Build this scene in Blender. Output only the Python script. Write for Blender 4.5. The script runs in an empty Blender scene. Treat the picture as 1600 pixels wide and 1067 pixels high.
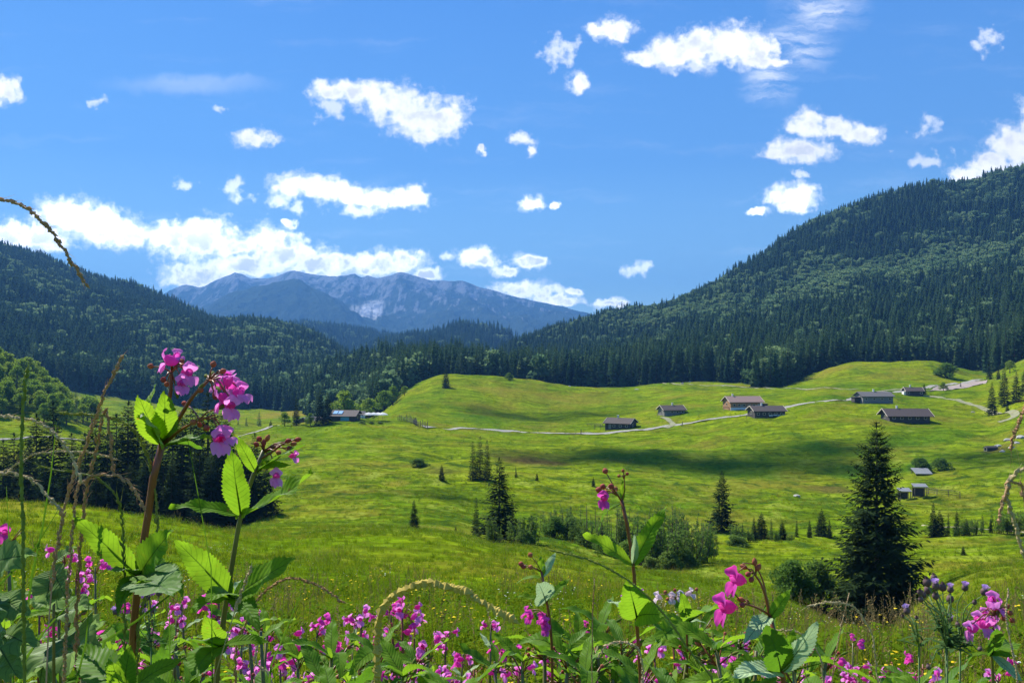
EXPO = 0.95
SKY_STR = 0.07
SKY_TINT = (0.70, 0.92, 1.15)
SKY_SAT = 1.15
CLOUD = 24.0
HAZE_D = 1.5e-4
HAZE_C = (0.115, 0.32, 0.71)
import bpy, math, random
import numpy as np
from mathutils import Vector, Matrix, Quaternion

S = bpy.context.scene
COL = S.collection
F = 1331.0; HY = 560.0; CZ = 1.4
R = math.radians
rng = np.random.default_rng(7)
random.seed(7)

# ------------------------------------------------------------------ helpers
def link(o, parent=None):
    COL.objects.link(o)
    if parent is not None: o.parent = parent
    return o

def tag(o, label=None, cat=None, group=None, kind=None):
    if label: o['label'] = label
    if cat: o['category'] = cat
    if group: o['group'] = group
    if kind: o['kind'] = kind
    return o

def empty(name, loc=(0, 0, 0), rz=0.0):
    o = bpy.data.objects.new(name, None)
    o.empty_display_size = 0.1
    o.location = loc; o.rotation_euler = (0, 0, rz)
    return link(o)

class MB:
    """collects vertices / faces / per-face material / uv and builds one mesh"""
    def __init__(s): s.v = []; s.f = []; s.m = []; s.uv = []
    def add(s, v, f, m=0, uv=None):
        n = len(s.v)
        s.v.extend([tuple(p) for p in v])
        s.uv.extend(uv if uv is not None else [(0.5, 0.5)] * len(v))
        for q in f:
            s.f.append(tuple(i + n for i in q)); s.m.append(m)
    def box(s, c, d, rz=0.0, m=0):
        x, y, z = d[0] / 2, d[1] / 2, d[2] / 2
        cs, sn = math.cos(rz), math.sin(rz)
        v = []
        for dz in (-z, z):
            for dx, dy in ((-x, -y), (x, -y), (x, y), (-x, y)):
                v.append((c[0] + dx * cs - dy * sn, c[1] + dx * sn + dy * cs, c[2] + dz))
        s.add(v, [(3, 2, 1, 0), (4, 5, 6, 7), (0, 1, 5, 4), (1, 2, 6, 5), (2, 3, 7, 6), (3, 0, 4, 7)], m)
    def tube(s, pts, rad, n=6, m=0, cap=True):
        pts = [Vector(p) for p in pts]
        if not hasattr(rad, '__len__'): rad = [rad] * len(pts)
        up = Vector((0.13, 0.21, 0.97)); v = []; uv = []; prev = None
        for i, p in enumerate(pts):
            t = (pts[min(i + 1, len(pts) - 1)] - pts[max(i - 1, 0)])
            if t.length < 1e-9: t = Vector((0, 0, 1))
            t.normalize()
            if prev is None:
                a = t.cross(up)
                if a.length < 1e-3: a = t.cross(Vector((1, 0, 0)))
                a.normalize()
            else:
                a = prev - t * prev.dot(t)
                a.normalize()
            prev = a
            b = t.cross(a)
            for k in range(n):
                an = 2 * math.pi * k / n
                v.append(p + (a * math.cos(an) + b * math.sin(an)) * rad[i])
                uv.append((k / n, i / max(1, len(pts) - 1)))
        f = []
        for i in range(len(pts) - 1):
            for k in range(n):
                k2 = (k + 1) % n
                f.append((i * n + k, i * n + k2, (i + 1) * n + k2, (i + 1) * n + k))
        if cap:
            f.append(tuple(range(n - 1, -1, -1))); e = (len(pts) - 1) * n
            f.append(tuple(range(e, e + n)))
        s.add(v, f, m, uv)
    def mesh(s, name, mats, smooth=False):
        me = bpy.data.meshes.new(name)
        me.from_pydata(s.v, [], s.f)
        for m in (mats if isinstance(mats, (list, tuple)) else [mats]): me.materials.append(m)
        if s.f:
            me.polygons.foreach_set('material_index', np.array(s.m, dtype=np.int32))
            if smooth: me.polygons.foreach_set('use_smooth', np.ones(len(s.f), dtype=bool))
            ul = me.uv_layers.new(name='UVMap')
            li = np.empty(len(me.loops), dtype=np.int32); me.loops.foreach_get('vertex_index', li)
            ul.data.foreach_set('uv', np.array(s.uv, dtype=np.float32)[li].ravel())
        me.update()
        return me
    def build(s, name, mats, parent=None, smooth=False):
        return link(bpy.data.objects.new(name, s.mesh(name, mats, smooth)), parent)

def mesh_np(name, V, Q, mats, smooth=False, mi=None):
    me = bpy.data.meshes.new(name)
    V = np.asarray(V, dtype=np.float32); Q = np.asarray(Q, dtype=np.int32)
    k = Q.shape[1]
    me.vertices.add(len(V)); me.vertices.foreach_set('co', V.ravel())
    me.loops.add(Q.size); me.loops.foreach_set('vertex_index', Q.ravel())
    me.polygons.add(len(Q))
    me.polygons.foreach_set('loop_start', np.arange(0, Q.size, k, dtype=np.int32))
    for m in (mats if isinstance(mats, (list, tuple)) else [mats]): me.materials.append(m)
    if mi is not None: me.polygons.foreach_set('material_index', np.asarray(mi, dtype=np.int32))
    if smooth: me.polygons.foreach_set('use_smooth', np.ones(len(Q), dtype=bool))
    me.update(calc_edges=True); me.validate()
    return me

# ------------------------------------------------------------------ node helpers
def mat(name):
    m = bpy.data.materials.new(name); m.use_nodes = True
    nt = m.node_tree; nt.nodes.clear()
    out = nt.nodes.new('ShaderNodeOutputMaterial')
    return m, nt, out
def N(nt, typ, **kw):
    n = nt.nodes.new(typ)
    for k, v in kw.items():
        if k == 'inp':
            for a, b in v.items(): n.inputs[a].default_value = b
        else: setattr(n, k, v)
    return n
def L(nt, a, b): nt.links.new(a, b)
def setin(nt, sock, val):
    if hasattr(val, 'is_output'): nt.links.new(val, sock)
    else: sock.default_value = val
def math_(nt, op, a, b=0.0, c=0.0, clamp=False):
    n = N(nt, 'ShaderNodeMath', operation=op, use_clamp=clamp)
    setin(nt, n.inputs[0], a); setin(nt, n.inputs[1], b); setin(nt, n.inputs[2], c)
    return n.outputs[0]
def mixc(nt, fac, a, b, mode='MIX'):
    n = N(nt, 'ShaderNodeMix', data_type='RGBA', blend_type=mode)
    setin(nt, n.inputs[0], fac); setin(nt, n.inputs[6], a); setin(nt, n.inputs[7], b)
    return n.outputs[2]
def ramp(nt, fac, stops):
    n = N(nt, 'ShaderNodeValToRGB'); e = n.color_ramp.elements
    while len(e) < len(stops): e.new(0.5)
    for i, (p, c) in enumerate(stops):
        e[i].position = p
        e[i].color = c if hasattr(c, '__len__') else (c, c, c, 1)
    setin(nt, n.inputs[0], fac)
    return n.outputs[0]
def noise(nt, vec, scale, detail=4.0, rough=0.55, dist=0.0):
    n = N(nt, 'ShaderNodeTexNoise', inp={'Scale': scale, 'Detail': detail, 'Roughness': rough, 'Distortion': dist})
    if vec is not None: L(nt, vec, n.inputs['Vector'])
    return n.outputs['Fac']
def c4(r, g, b): return (r, g, b, 1.0)

def leaf_mat(name, col, col2, trans=0.45, tcol=None, rough=0.5, gloss=0.04, veins=False, var=0.3, noise_scale=None, vein_col=None, back=None):
    """foliage: diffuse + translucent + a thin sheen; colour varies per instance and over the leaf"""
    m, nt, out = mat(name)
    oi = N(nt, 'ShaderNodeObjectInfo')
    base = mixc(nt, oi.outputs['Random'], c4(*col), c4(*col2))
    geo = N(nt, 'ShaderNodeNewGeometry')
    if noise_scale:
        tc = N(nt, 'ShaderNodeTexCoord')
        nz = noise(nt, tc.outputs['Object'], noise_scale, 3)
        f = math_(nt, 'MULTIPLY_ADD', nz, 2 * var, 1 - var)
        hs = N(nt, 'ShaderNodeHueSaturation'); L(nt, base, hs.inputs['Color']); L(nt, f, hs.inputs['Value'])
        base = hs.outputs[0]
    bump = None
    if veins:
        tc2 = N(nt, 'ShaderNodeTexCoord'); va = N(nt, 'ShaderNodeVectorMath', operation='ADD'); L(nt, tc2.outputs['Object'], va.inputs[0]); cx = N(nt, 'ShaderNodeCombineXYZ'); L(nt, math_(nt, 'MULTIPLY', oi.outputs['Random'], 57.0), cx.inputs[0]); L(nt, cx.outputs[0], va.inputs[1])
        wn = noise(nt, va.outputs[0], 7.0, 4, 0.65)
        base = mixc(nt, ramp(nt, wn, [(0.66, 0.0), (0.71, 0.85)]), base, c4(0.20, 0.13, 0.035))
        base = mixc(nt, ramp(nt, wn, [(0.25, 0.55), (0.42, 0.0)]), base, c4(0.20, 0.24, 0.02))
        uv = N(nt, 'ShaderNodeUVMap'); sx = N(nt, 'ShaderNodeSeparateXYZ'); L(nt, uv.outputs[0], sx.inputs[0])
        ax = math_(nt, 'ABSOLUTE', math_(nt, 'SUBTRACT', sx.outputs[0], 0.5))
        ph = math_(nt, 'FRACT', math_(nt, 'MULTIPLY', math_(nt, 'SUBTRACT', sx.outputs[1], math_(nt, 'MULTIPLY', ax, 0.30)), 13.0))
        lat = math_(nt, 'ABSOLUTE', math_(nt, 'SUBTRACT', ph, 0.5))
        latm = math_(nt, 'LESS_THAN', lat, 0.07)
        mid = math_(nt, 'LESS_THAN', ax, 0.022)
        vm = math_(nt, 'MAXIMUM', math_(nt, 'MULTIPLY', latm, 0.55), mid)
        vc = vein_col or tuple(c * 0.55 for c in col)
        base = mixc(nt, math_(nt, 'MULTIPLY', vm, 0.75), base, c4(*vc))
        hb = math_(nt, 'SINE', math_(nt, 'MULTIPLY', ph, 6.2832))
        hh = math_(nt, 'ADD', math_(nt, 'MULTIPLY', lat, 2.0), math_(nt, 'MULTIPLY', math_(nt, 'MINIMUM', ax, 0.08), 10.0))
        bn = N(nt, 'ShaderNodeBump', inp={'Strength': 0.45, 'Distance': 0.0015}); L(nt, hh, bn.inputs['Height'])
        bump = bn.outputs[0]
    if back is not None:
        dcol = mixc(nt, geo.outputs['Backfacing'], base, c4(*back))
    else: dcol = base
    d = N(nt, 'ShaderNodeBsdfDiffuse'); L(nt, dcol, d.inputs['Color'])
    t = N(nt, 'ShaderNodeBsdfTranslucent')
    if tcol is not None: L(nt, mixc(nt, 1.0, base, c4(*tcol), 'MULTIPLY'), t.inputs['Color'])
    else: L(nt, base, t.inputs['Color'])
    mx = N(nt, 'ShaderNodeMixShader', inp={0: trans}); L(nt, d.outputs[0], mx.inputs[1]); L(nt, t.outputs[0], mx.inputs[2])
    if not gloss:
        if bump is not None: L(nt, bump, d.inputs['Normal'])
        L(nt, mx.outputs[0], out.inputs[0]); return m
    g = N(nt, 'ShaderNodeBsdfGlossy', inp={'Roughness': rough, 'Color': c4(1, 1, 1)})
    fr = N(nt, 'ShaderNodeFresnel', inp={'IOR': 1.4})
    mg = N(nt, 'ShaderNodeMixShader'); L(nt, math_(nt, 'MULTIPLY', fr.outputs[0], gloss * 10), mg.inputs[0])
    L(nt, mx.outputs[0], mg.inputs[1]); L(nt, g.outputs[0], mg.inputs[2])
    if bump is not None:
        for s_ in (d, g): L(nt, bump, s_.inputs['Normal'])
    L(nt, mg.outputs[0], out.inputs[0])
    return m

def plain_mat(name, col, rough=0.8, var=0.25, scale=3.0, col2=None, bump=0.0, metallic=0.0, stretch=None):
    m, nt, out = mat(name)
    tc = N(nt, 'ShaderNodeTexCoord'); vec = tc.outputs['Object']
    if stretch:
        mp = N(nt, 'ShaderNodeMapping', inp={'Scale': stretch}); L(nt, vec, mp.inputs[0]); vec = mp.outputs[0]
    nz = noise(nt, vec, scale, 5)
    a = tuple(c * (1 - var) for c in col); b = col2 or tuple(min(1, c * (1 + var)) for c in col)
    base = ramp(nt, nz, [(0.3, c4(*a)), (0.7, c4(*b))])
    p = N(nt, 'ShaderNodeBsdfPrincipled', inp={'Roughness': rough, 'Metallic': metallic})
    L(nt, base, p.inputs['Base Color'])
    if bump:
        bn = N(nt, 'ShaderNodeBump', inp={'Strength': bump, 'Distance': 0.05}); L(nt, nz, bn.inputs['Height']); L(nt, bn.outputs[0], p.inputs['Normal'])
    L(nt, p.outputs[0], out.inputs[0])
    return m

# ------------------------------------------------------------------ terrain heights
def pchip(x, y, xq):
    x = np.asarray(x, float); y = np.asarray(y, float)   # y (n,) or (n,m)
    sh = y.ndim == 1
    if sh: y = y[:, None]
    h = np.diff(x)[:, None]; d = np.diff(y, axis=0) / h
    m = np.zeros_like(y)
    if len(x) > 2:
        w1 = 2 * h[1:] + h[:-1]; w2 = h[1:] + 2 * h[:-1]
        same = d[:-1] * d[1:] > 0
        with np.errstate(divide='ignore', invalid='ignore'):
            mm = (w1 + w2) / (w1 / d[:-1] + w2 / d[1:])
        m[1:-1] = np.where(same, mm, 0)
    m[0] = d[0]; m[-1] = d[-1]
    xq = np.clip(xq, x[0], x[-1])
    i = np.clip(np.searchsorted(x, xq) - 1, 0, len(x) - 2)
    hh = h[i]; t = ((xq - x[i]) / hh[:, 0])[:, None]
    r = ((1 + 2 * t) * (1 - t) ** 2 * y[i] + t * (1 - t) ** 2 * hh * m[i] + t * t * (3 - 2 * t) * y[i + 1] + t * t * (t - 1) * hh * m[i + 1])
    return r[:, 0] if sh else r

# rows: distance -> (bearing in photo columns, drop below eye level in photo rows)
ROWS = {
 1.0: [(0, 2400), (1600, 2420)],
 3.5: [(0, 1235), (800, 1262), (1600, 1255)],
 6: [(-400, 1040), (0, 1045), (800, 1080), (1600, 1078)],
 10: [(-400, 958), (0, 966), (800, 1002), (1300, 1030), (1420, 1034), (1600, 1012)],
 18: [(-400, 885), (0, 900), (600, 945), (900, 955), (1200, 985), (1300, 1008), (1400, 1012), (1600, 970), (2000, 950)],
 30: [(-400, 830), (0, 846), (300, 880), (600, 905), (900, 925), (1200, 962), (1370, 1005), (1450, 990), (1600, 938), (2000, 920)],
 45: [(-400, 795), (0, 812), (130, 820), (330, 856), (560, 870), (700, 876), (850, 896), (970, 914), (1080, 928), (1200, 956), (1300, 986), (1370, 1000), (1450, 970), (1530, 920), (1600, 906), (2000, 885)],
 60: [(-400, 760), (0, 784), (130, 794), (250, 812), (330, 828), (430, 845), (560, 838), (700, 842), (780, 858), (850, 868), (970, 890), (1080, 905), (1200, 938), (1300, 974), (1370, 990), (1450, 942), (1530, 896), (1600, 886), (2000, 860)],
 75: [(-400, 800), (0, 818), (130, 825), (250, 835), (330, 835), (430, 835), (560, 829), (700, 835), (780, 857), (850, 866), (970, 893), (1080, 903), (1200, 918), (1300, 955), (1370, 974), (1450, 912), (1530, 885), (1600, 880), (2000, 850)],
 90: [(-400, 850), (0, 850), (130, 850), (250, 848), (330, 838), (430, 826), (560, 824), (700, 834), (780, 854), (850, 858), (970, 890), (1080, 890), (1200, 890), (1300, 895), (1450, 885), (1600, 872), (2000, 840)],
 105: [(-400, 855), (0, 858), (130, 855), (250, 848), (330, 837), (430, 815), (560, 817), (700, 824), (780, 843), (850, 845), (970, 862), (1080, 865), (1200, 868), (1300, 868), (1450, 862), (1600, 852), (2000, 830)],
 130: [(-400, 840), (0, 848), (130, 848), (250, 843), (330, 832), (430, 793), (560, 790), (700, 800), (780, 812), (850, 815), (970, 826), (1080, 832), (1200, 836), (1300, 836), (1450, 828), (1600, 818), (2000, 800)],
 160: [(-400, 790), (0, 805), (130, 800), (250, 795), (330, 780), (430, 757), (560, 755), (700, 764), (850, 772), (970, 778), (1080, 785), (1200, 790), (1300, 792), (1450, 785), (1600, 772), (2000, 750)],
 200: [(-400, 720), (0, 748), (130, 752), (250, 748), (330, 742), (430, 722), (560, 715), (700, 724), (850, 730), (970, 735), (1080, 742), (1200, 748), (1300, 750), (1450, 738), (1600, 722), (2000, 690)],
 250: [(-400, 600), (0, 690), (60, 695), (130, 708), (250, 712), (330, 710), (430, 692), (560, 683), (700, 692), (850, 699), (970, 699), (1080, 698), (1200, 690), (1300, 684), (1450, 676), (1530, 678), (1600, 662), (2000, 600)],
 300: [(-400, 500), (0, 625), (60, 640), (130, 668), (250, 688), (330, 690), (400, 675), (430, 668), (500, 658), (560, 656), (640, 659), (700, 670), (850, 676), (910, 676), (970, 670), (1080, 660), (1160, 650), (1200, 648), (1300, 640), (1370, 640), (1450, 642), (1530, 646), (1600, 625), (2000, 540)],
 350: [(-400, 460), (0, 580), (60, 605), (130, 650), (250, 672), (330, 678), (400, 680), (430, 680), (500, 668), (560, 662), (600, 650), (640, 638), (700, 640), (800, 650), (850, 655), (970, 648), (1080, 632), (1160, 626), (1200, 624), (1300, 614), (1370, 614), (1450, 616), (1530, 612), (1600, 592), (2000, 500)],
 400: [(-400, 480), (0, 600), (60, 625), (130, 652), (250, 664), (330, 668), (430, 672), (500, 672), (560, 664), (600, 642), (640, 616), (700, 607), (800, 618), (900, 630), (970, 629), (1080, 616), (1160, 609), (1200, 608), (1300, 598), (1370, 592), (1450, 594), (1530, 597), (1600, 570), (2000, 470)],
 450: [(-400, 560), (0, 625), (60, 640), (130, 648), (250, 657), (330, 659), (430, 660), (560, 660), (600, 638), (640, 605), (700, 584), (800, 590), (900, 604), (970, 608), (1080, 601), (1160, 600), (1200, 600), (1250, 592), (1310, 573), (1350, 566), (1450, 563), (1530, 584), (1600, 555), (2000, 440)],
 520: [(-400, 560), (0, 620), (130, 638), (250, 649), (330, 650), (430, 650), (500, 648), (560, 640), (600, 622), (640, 605), (700, 594), (800, 599), (900, 606), (970, 603), (1080, 595), (1200, 592), (1300, 577), (1350, 575), (1450, 575), (1530, 570), (1600, 540), (2000, 400)],
 600: [(-400, 540), (0, 592), (130, 612), (250, 630), (330, 640), (430, 640), (480, 630), (560, 612), (600, 600), (640, 592), (700, 592), (800, 597), (900, 598), (970, 590), (1080, 577), (1200, 566), (1300, 552), (1400, 542), (1500, 530), (1600, 508), (2000, 360)],
 700: [(-400, 470), (0, 552), (130, 580), (250, 605), (330, 620), (400, 624), (430, 620), (480, 608), (540, 592), (600, 577), (660, 574), (720, 580), (800, 592), (900, 592), (970, 580), (1080, 558), (1200, 538), (1300, 520), (1400, 506), (1500, 492), (1600, 468), (2000, 320)],
 850: [(-400, 390), (0, 500), (130, 525), (250, 552), (330, 570), (400, 580), (480, 590), (540, 600), (600, 615), (700, 620), (800, 610), (850, 592), (900, 578), (970, 566), (1080, 530), (1200, 498), (1300, 472), (1400, 455), (1500, 440), (1600, 412), (2000, 260)],
 1000: [(-400, 320), (0, 447), (130, 482), (250, 515), (330, 532), (400, 532), (480, 552), (540, 582), (600, 615), (700, 620), (780, 595), (850, 565), (900, 548), (970, 532), (1080, 492), (1200, 447), (1300, 412), (1400, 388), (1500, 372), (1600, 346), (2000, 200)],
 1200: [(-400, 280), (0, 412), (130, 455), (250, 490), (330, 514), (390, 511), (470, 528), (540, 565), (600, 600), (700, 615), (780, 555), (830, 539), (900, 518), (960, 504), (1040, 491), (1090, 470), (1140, 446), (1180, 421), (1220, 393), (1270, 369), (1340, 339), (1400, 321), (1460, 306), (1520, 300), (1550, 286), (1600, 270), (2000, 120)],
 1400: [(-400, 260), (0, 392), (70, 412), (130, 437), (190, 456), (250, 478), (330, 508), (390, 514), (470, 534), (540, 570), (600, 605), (700, 615), (780, 580), (850, 565), (960, 545), (1090, 515), (1180, 470), (1270, 425), (1400, 380), (1520, 360), (1600, 330), (2000, 200)],
 1700: [(-400, 330), (0, 440), (130, 480), (330, 540), (470, 570), (560, 585), (600, 560), (650, 545), (740, 545), (800, 580), (960, 590), (1180, 540), (1400, 470), (1600, 420), (2000, 300)],
 2000: [(-400, 400), (0, 500), (330, 560), (450, 570), (560, 560), (600, 541), (640, 533), (690, 525), (735, 521), (770, 523), (805, 540), (850, 570), (960, 600), (1400, 540), (2000, 400)],
 2300: [(-400, 450), (0, 540), (330, 570), (450, 540), (560, 545), (640, 545), (740, 540), (820, 555), (960, 590), (1400, 560), (2000, 450)],
 2700: [(-400, 470), (0, 550), (400, 530), (450, 513), (480, 511), (520, 515), (560, 521), (600, 530), (680, 535), (800, 545), (960, 580), (2000, 500)],
 3400: [(-400, 540), (400, 560), (800, 575), (2000, 560)],
 4000: [(-400, 560), (400, 575), (800, 580), (2000, 575)],
}
PXG = np.arange(-400, 2001, 8.0)
DS = np.array(sorted(ROWS))
LG = np.linspace(0, math.log(4000), 700)
_rows = []
for D in DS:
    a = ROWS[D]
    _rows.append((pchip([p for p, _ in a], [y for _, y in a], PXG) - HY) / F * D)
TAB = pchip(np.log(DS), np.array(_rows), LG)           # (nD, nPx) drop in metres

def _hash(ix, iy, seed):
    n = (ix * 374761393 + iy * 668265263 + seed * 1442695041) & 0x7fffffff
    n = ((n ^ (n >> 13)) * 1274126177) & 0x7fffffff
    return ((n ^ (n >> 16)) & 0xffff) / 65535.0
def vnoise(x, y, seed=0):
    x = np.asarray(x, float); y = np.asarray(y, float)
    ix = np.floor(x).astype(np.int64); iy = np.floor(y).astype(np.int64)
    fx = x - ix; fy = y - iy
    fx = fx * fx * fx * (fx * (fx * 6 - 15) + 10); fy = fy * fy * fy * (fy * (fy * 6 - 15) + 10)
    a = _hash(ix, iy, seed); b = _hash(ix + 1, iy, seed); c = _hash(ix, iy + 1, seed); d = _hash(ix + 1, iy + 1, seed)
    return (a * (1 - fx) + b * fx) * (1 - fy) + (c * (1 - fx) + d * fx) * fy - 0.5
def fbm(x, y, oct=4, seed=0, gain=0.5):
    r = 0; am = 1
    for i in range(oct):
        r = r + am * vnoise(x * 2 ** i + 17.3 * i, y * 2 ** i - 9.1 * i, seed + i); am *= gain
    return r

def Hs(X, Y):
    """smooth ground height at world X, Y (arrays)"""
    X = np.asarray(X, float); Y = np.asarray(Y, float)
    Yc = np.clip(Y, 1.0, 3999.0)
    px = np.clip(800 + F * X / (Yc + 4.0 * np.exp(-Yc / 6.0)), -399, 1999)
    a = (px + 400) / 8.0; i = a.astype(int); fa = a - i
    b = np.log(Yc) / LG[1]; j = np.clip(b.astype(int), 0, len(LG) - 2); fb = b - j
    i = np.clip(i, 0, len(PXG) - 2)
    dr = (TAB[j, i] * (1 - fa) + TAB[j, i + 1] * fa) * (1 - fb) + (TAB[j + 1, i] * (1 - fa) + TAB[j + 1, i + 1] * fa) * fb
    return CZ - dr + np.where(Y < 1, (1 - Y) * 0.12, 0)
def H(X, Y):
    X = np.asarray(X, float); Y = np.asarray(Y, float)
    z = Hs(X, Y)
    Yc = np.clip(Y, 1, 4000)
    z = z + fbm(X / 1.7, Y / 1.7, 3, 3) * 0.10 * np.clip(Yc / 6, 0, 1)
    z = z + fbm(X / 14, Y / 14, 3, 11) * np.clip((Yc - 25) / 200, 0, 1) * 1.3
    z = z + fbm(X / 5.5, Y / 4.0, 3, 15) * np.clip((Yc - 40) / 120, 0, 1) * np.clip((250 - Yc) / 90, 0, 1) * 0.62
    z = z + fbm(X / 22, Y / 17, 2, 19) * np.clip((Yc - 150) / 100, 0, 1) * np.clip((600 - Yc) / 100, 0, 1) * 0.9
    z = z + fbm(X / 110, Y / 110, 4, 23) * np.clip((Yc - 560) / 500, 0, 1) * 16
    return z
def ground(px, D):
    x = (px - 800) / F * D
    return Vector((x, D, float(H(x, D))))
def ypix(p): return HY - F * (p[2] - CZ) / p[1]
def hit(px, py, d0=2.0, d1=1300.0):
    """first ground point seen along the sight line of photo pixel px, py"""
    Dd = np.exp(np.linspace(math.log(d0), math.log(d1), 1500))
    x = (px - 800) / F * Dd
    yy = HY - F * (H(x, Dd) - CZ) / Dd
    k = np.nonzero(yy <= py)[0]
    D = float(Dd[k[0]]) if len(k) else d1
    return ground(px, D)
def P3(px, py, D): return Vector(((px - 800) / F * D, D, CZ - (py - HY) / F * D))

TREE_PX = [-400, 0, 130, 250, 330, 400, 440, 470, 500, 560, 600, 650, 690, 800, 900, 1000, 1080, 1150, 1185, 1240, 1262, 1330, 1480, 1530, 1600, 2000]
TREE_D = [560, 560, 590, 605, 600, 600, 590, 560, 470, 410, 425, 462, 500, 505, 512, 520, 508, 500, 432, 436, 470, 492, 500, 470, 430, 420]
def tree_line(px): return np.interp(px, TREE_PX, TREE_D)
def forest_mask(X, Y):
    px = 800 + F * X / np.maximum(Y, 1)
    tl = tree_line(px) + fbm(X / 25, Y / 25, 2, 5) * 24
    return np.clip((Y - tl) / 12 + 0.5, 0, 1)
# ------------------------------------------------------------------ camera, sun, sky
cam_d = bpy.data.cameras.new('camera'); cam = link(bpy.data.objects.new('camera', cam_d))
cam.location = (0, 0, CZ); cam.rotation_euler = (R(90), 0, 0)
cam_d.sensor_width = 36; cam_d.lens = 36 * F / 1600; cam_d.shift_y = (HY - 533.5) / 1600
cam_d.clip_start = 0.05; cam_d.clip_end = 60000
S.camera = cam

SUN_AZ = -45.0      # degrees left of the view direction (+Y)
SUN_EL = 50.0
sd = bpy.data.lights.new('sun', 'SUN'); sd.energy = 5.0; sd.angle = R(0.5); sd.color = (1.0, 0.95, 0.86)
sun = link(bpy.data.objects.new('sun', sd))
dirv = Vector((math.sin(R(SUN_AZ)) * math.cos(R(SUN_EL)), math.cos(R(SUN_AZ)) * math.cos(R(SUN_EL)), math.sin(R(SUN_EL))))
sun.rotation_euler = dirv.to_track_quat('Z', 'Y').to_euler()
sun.location = (0, 0, 60)

S.view_settings.view_transform = 'Standard'; S.view_settings.look = 'None'
S.view_settings.exposure = EXPO; S.view_settings.gamma = 1.0; S.view_settings.use_curve_mapping = False

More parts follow.
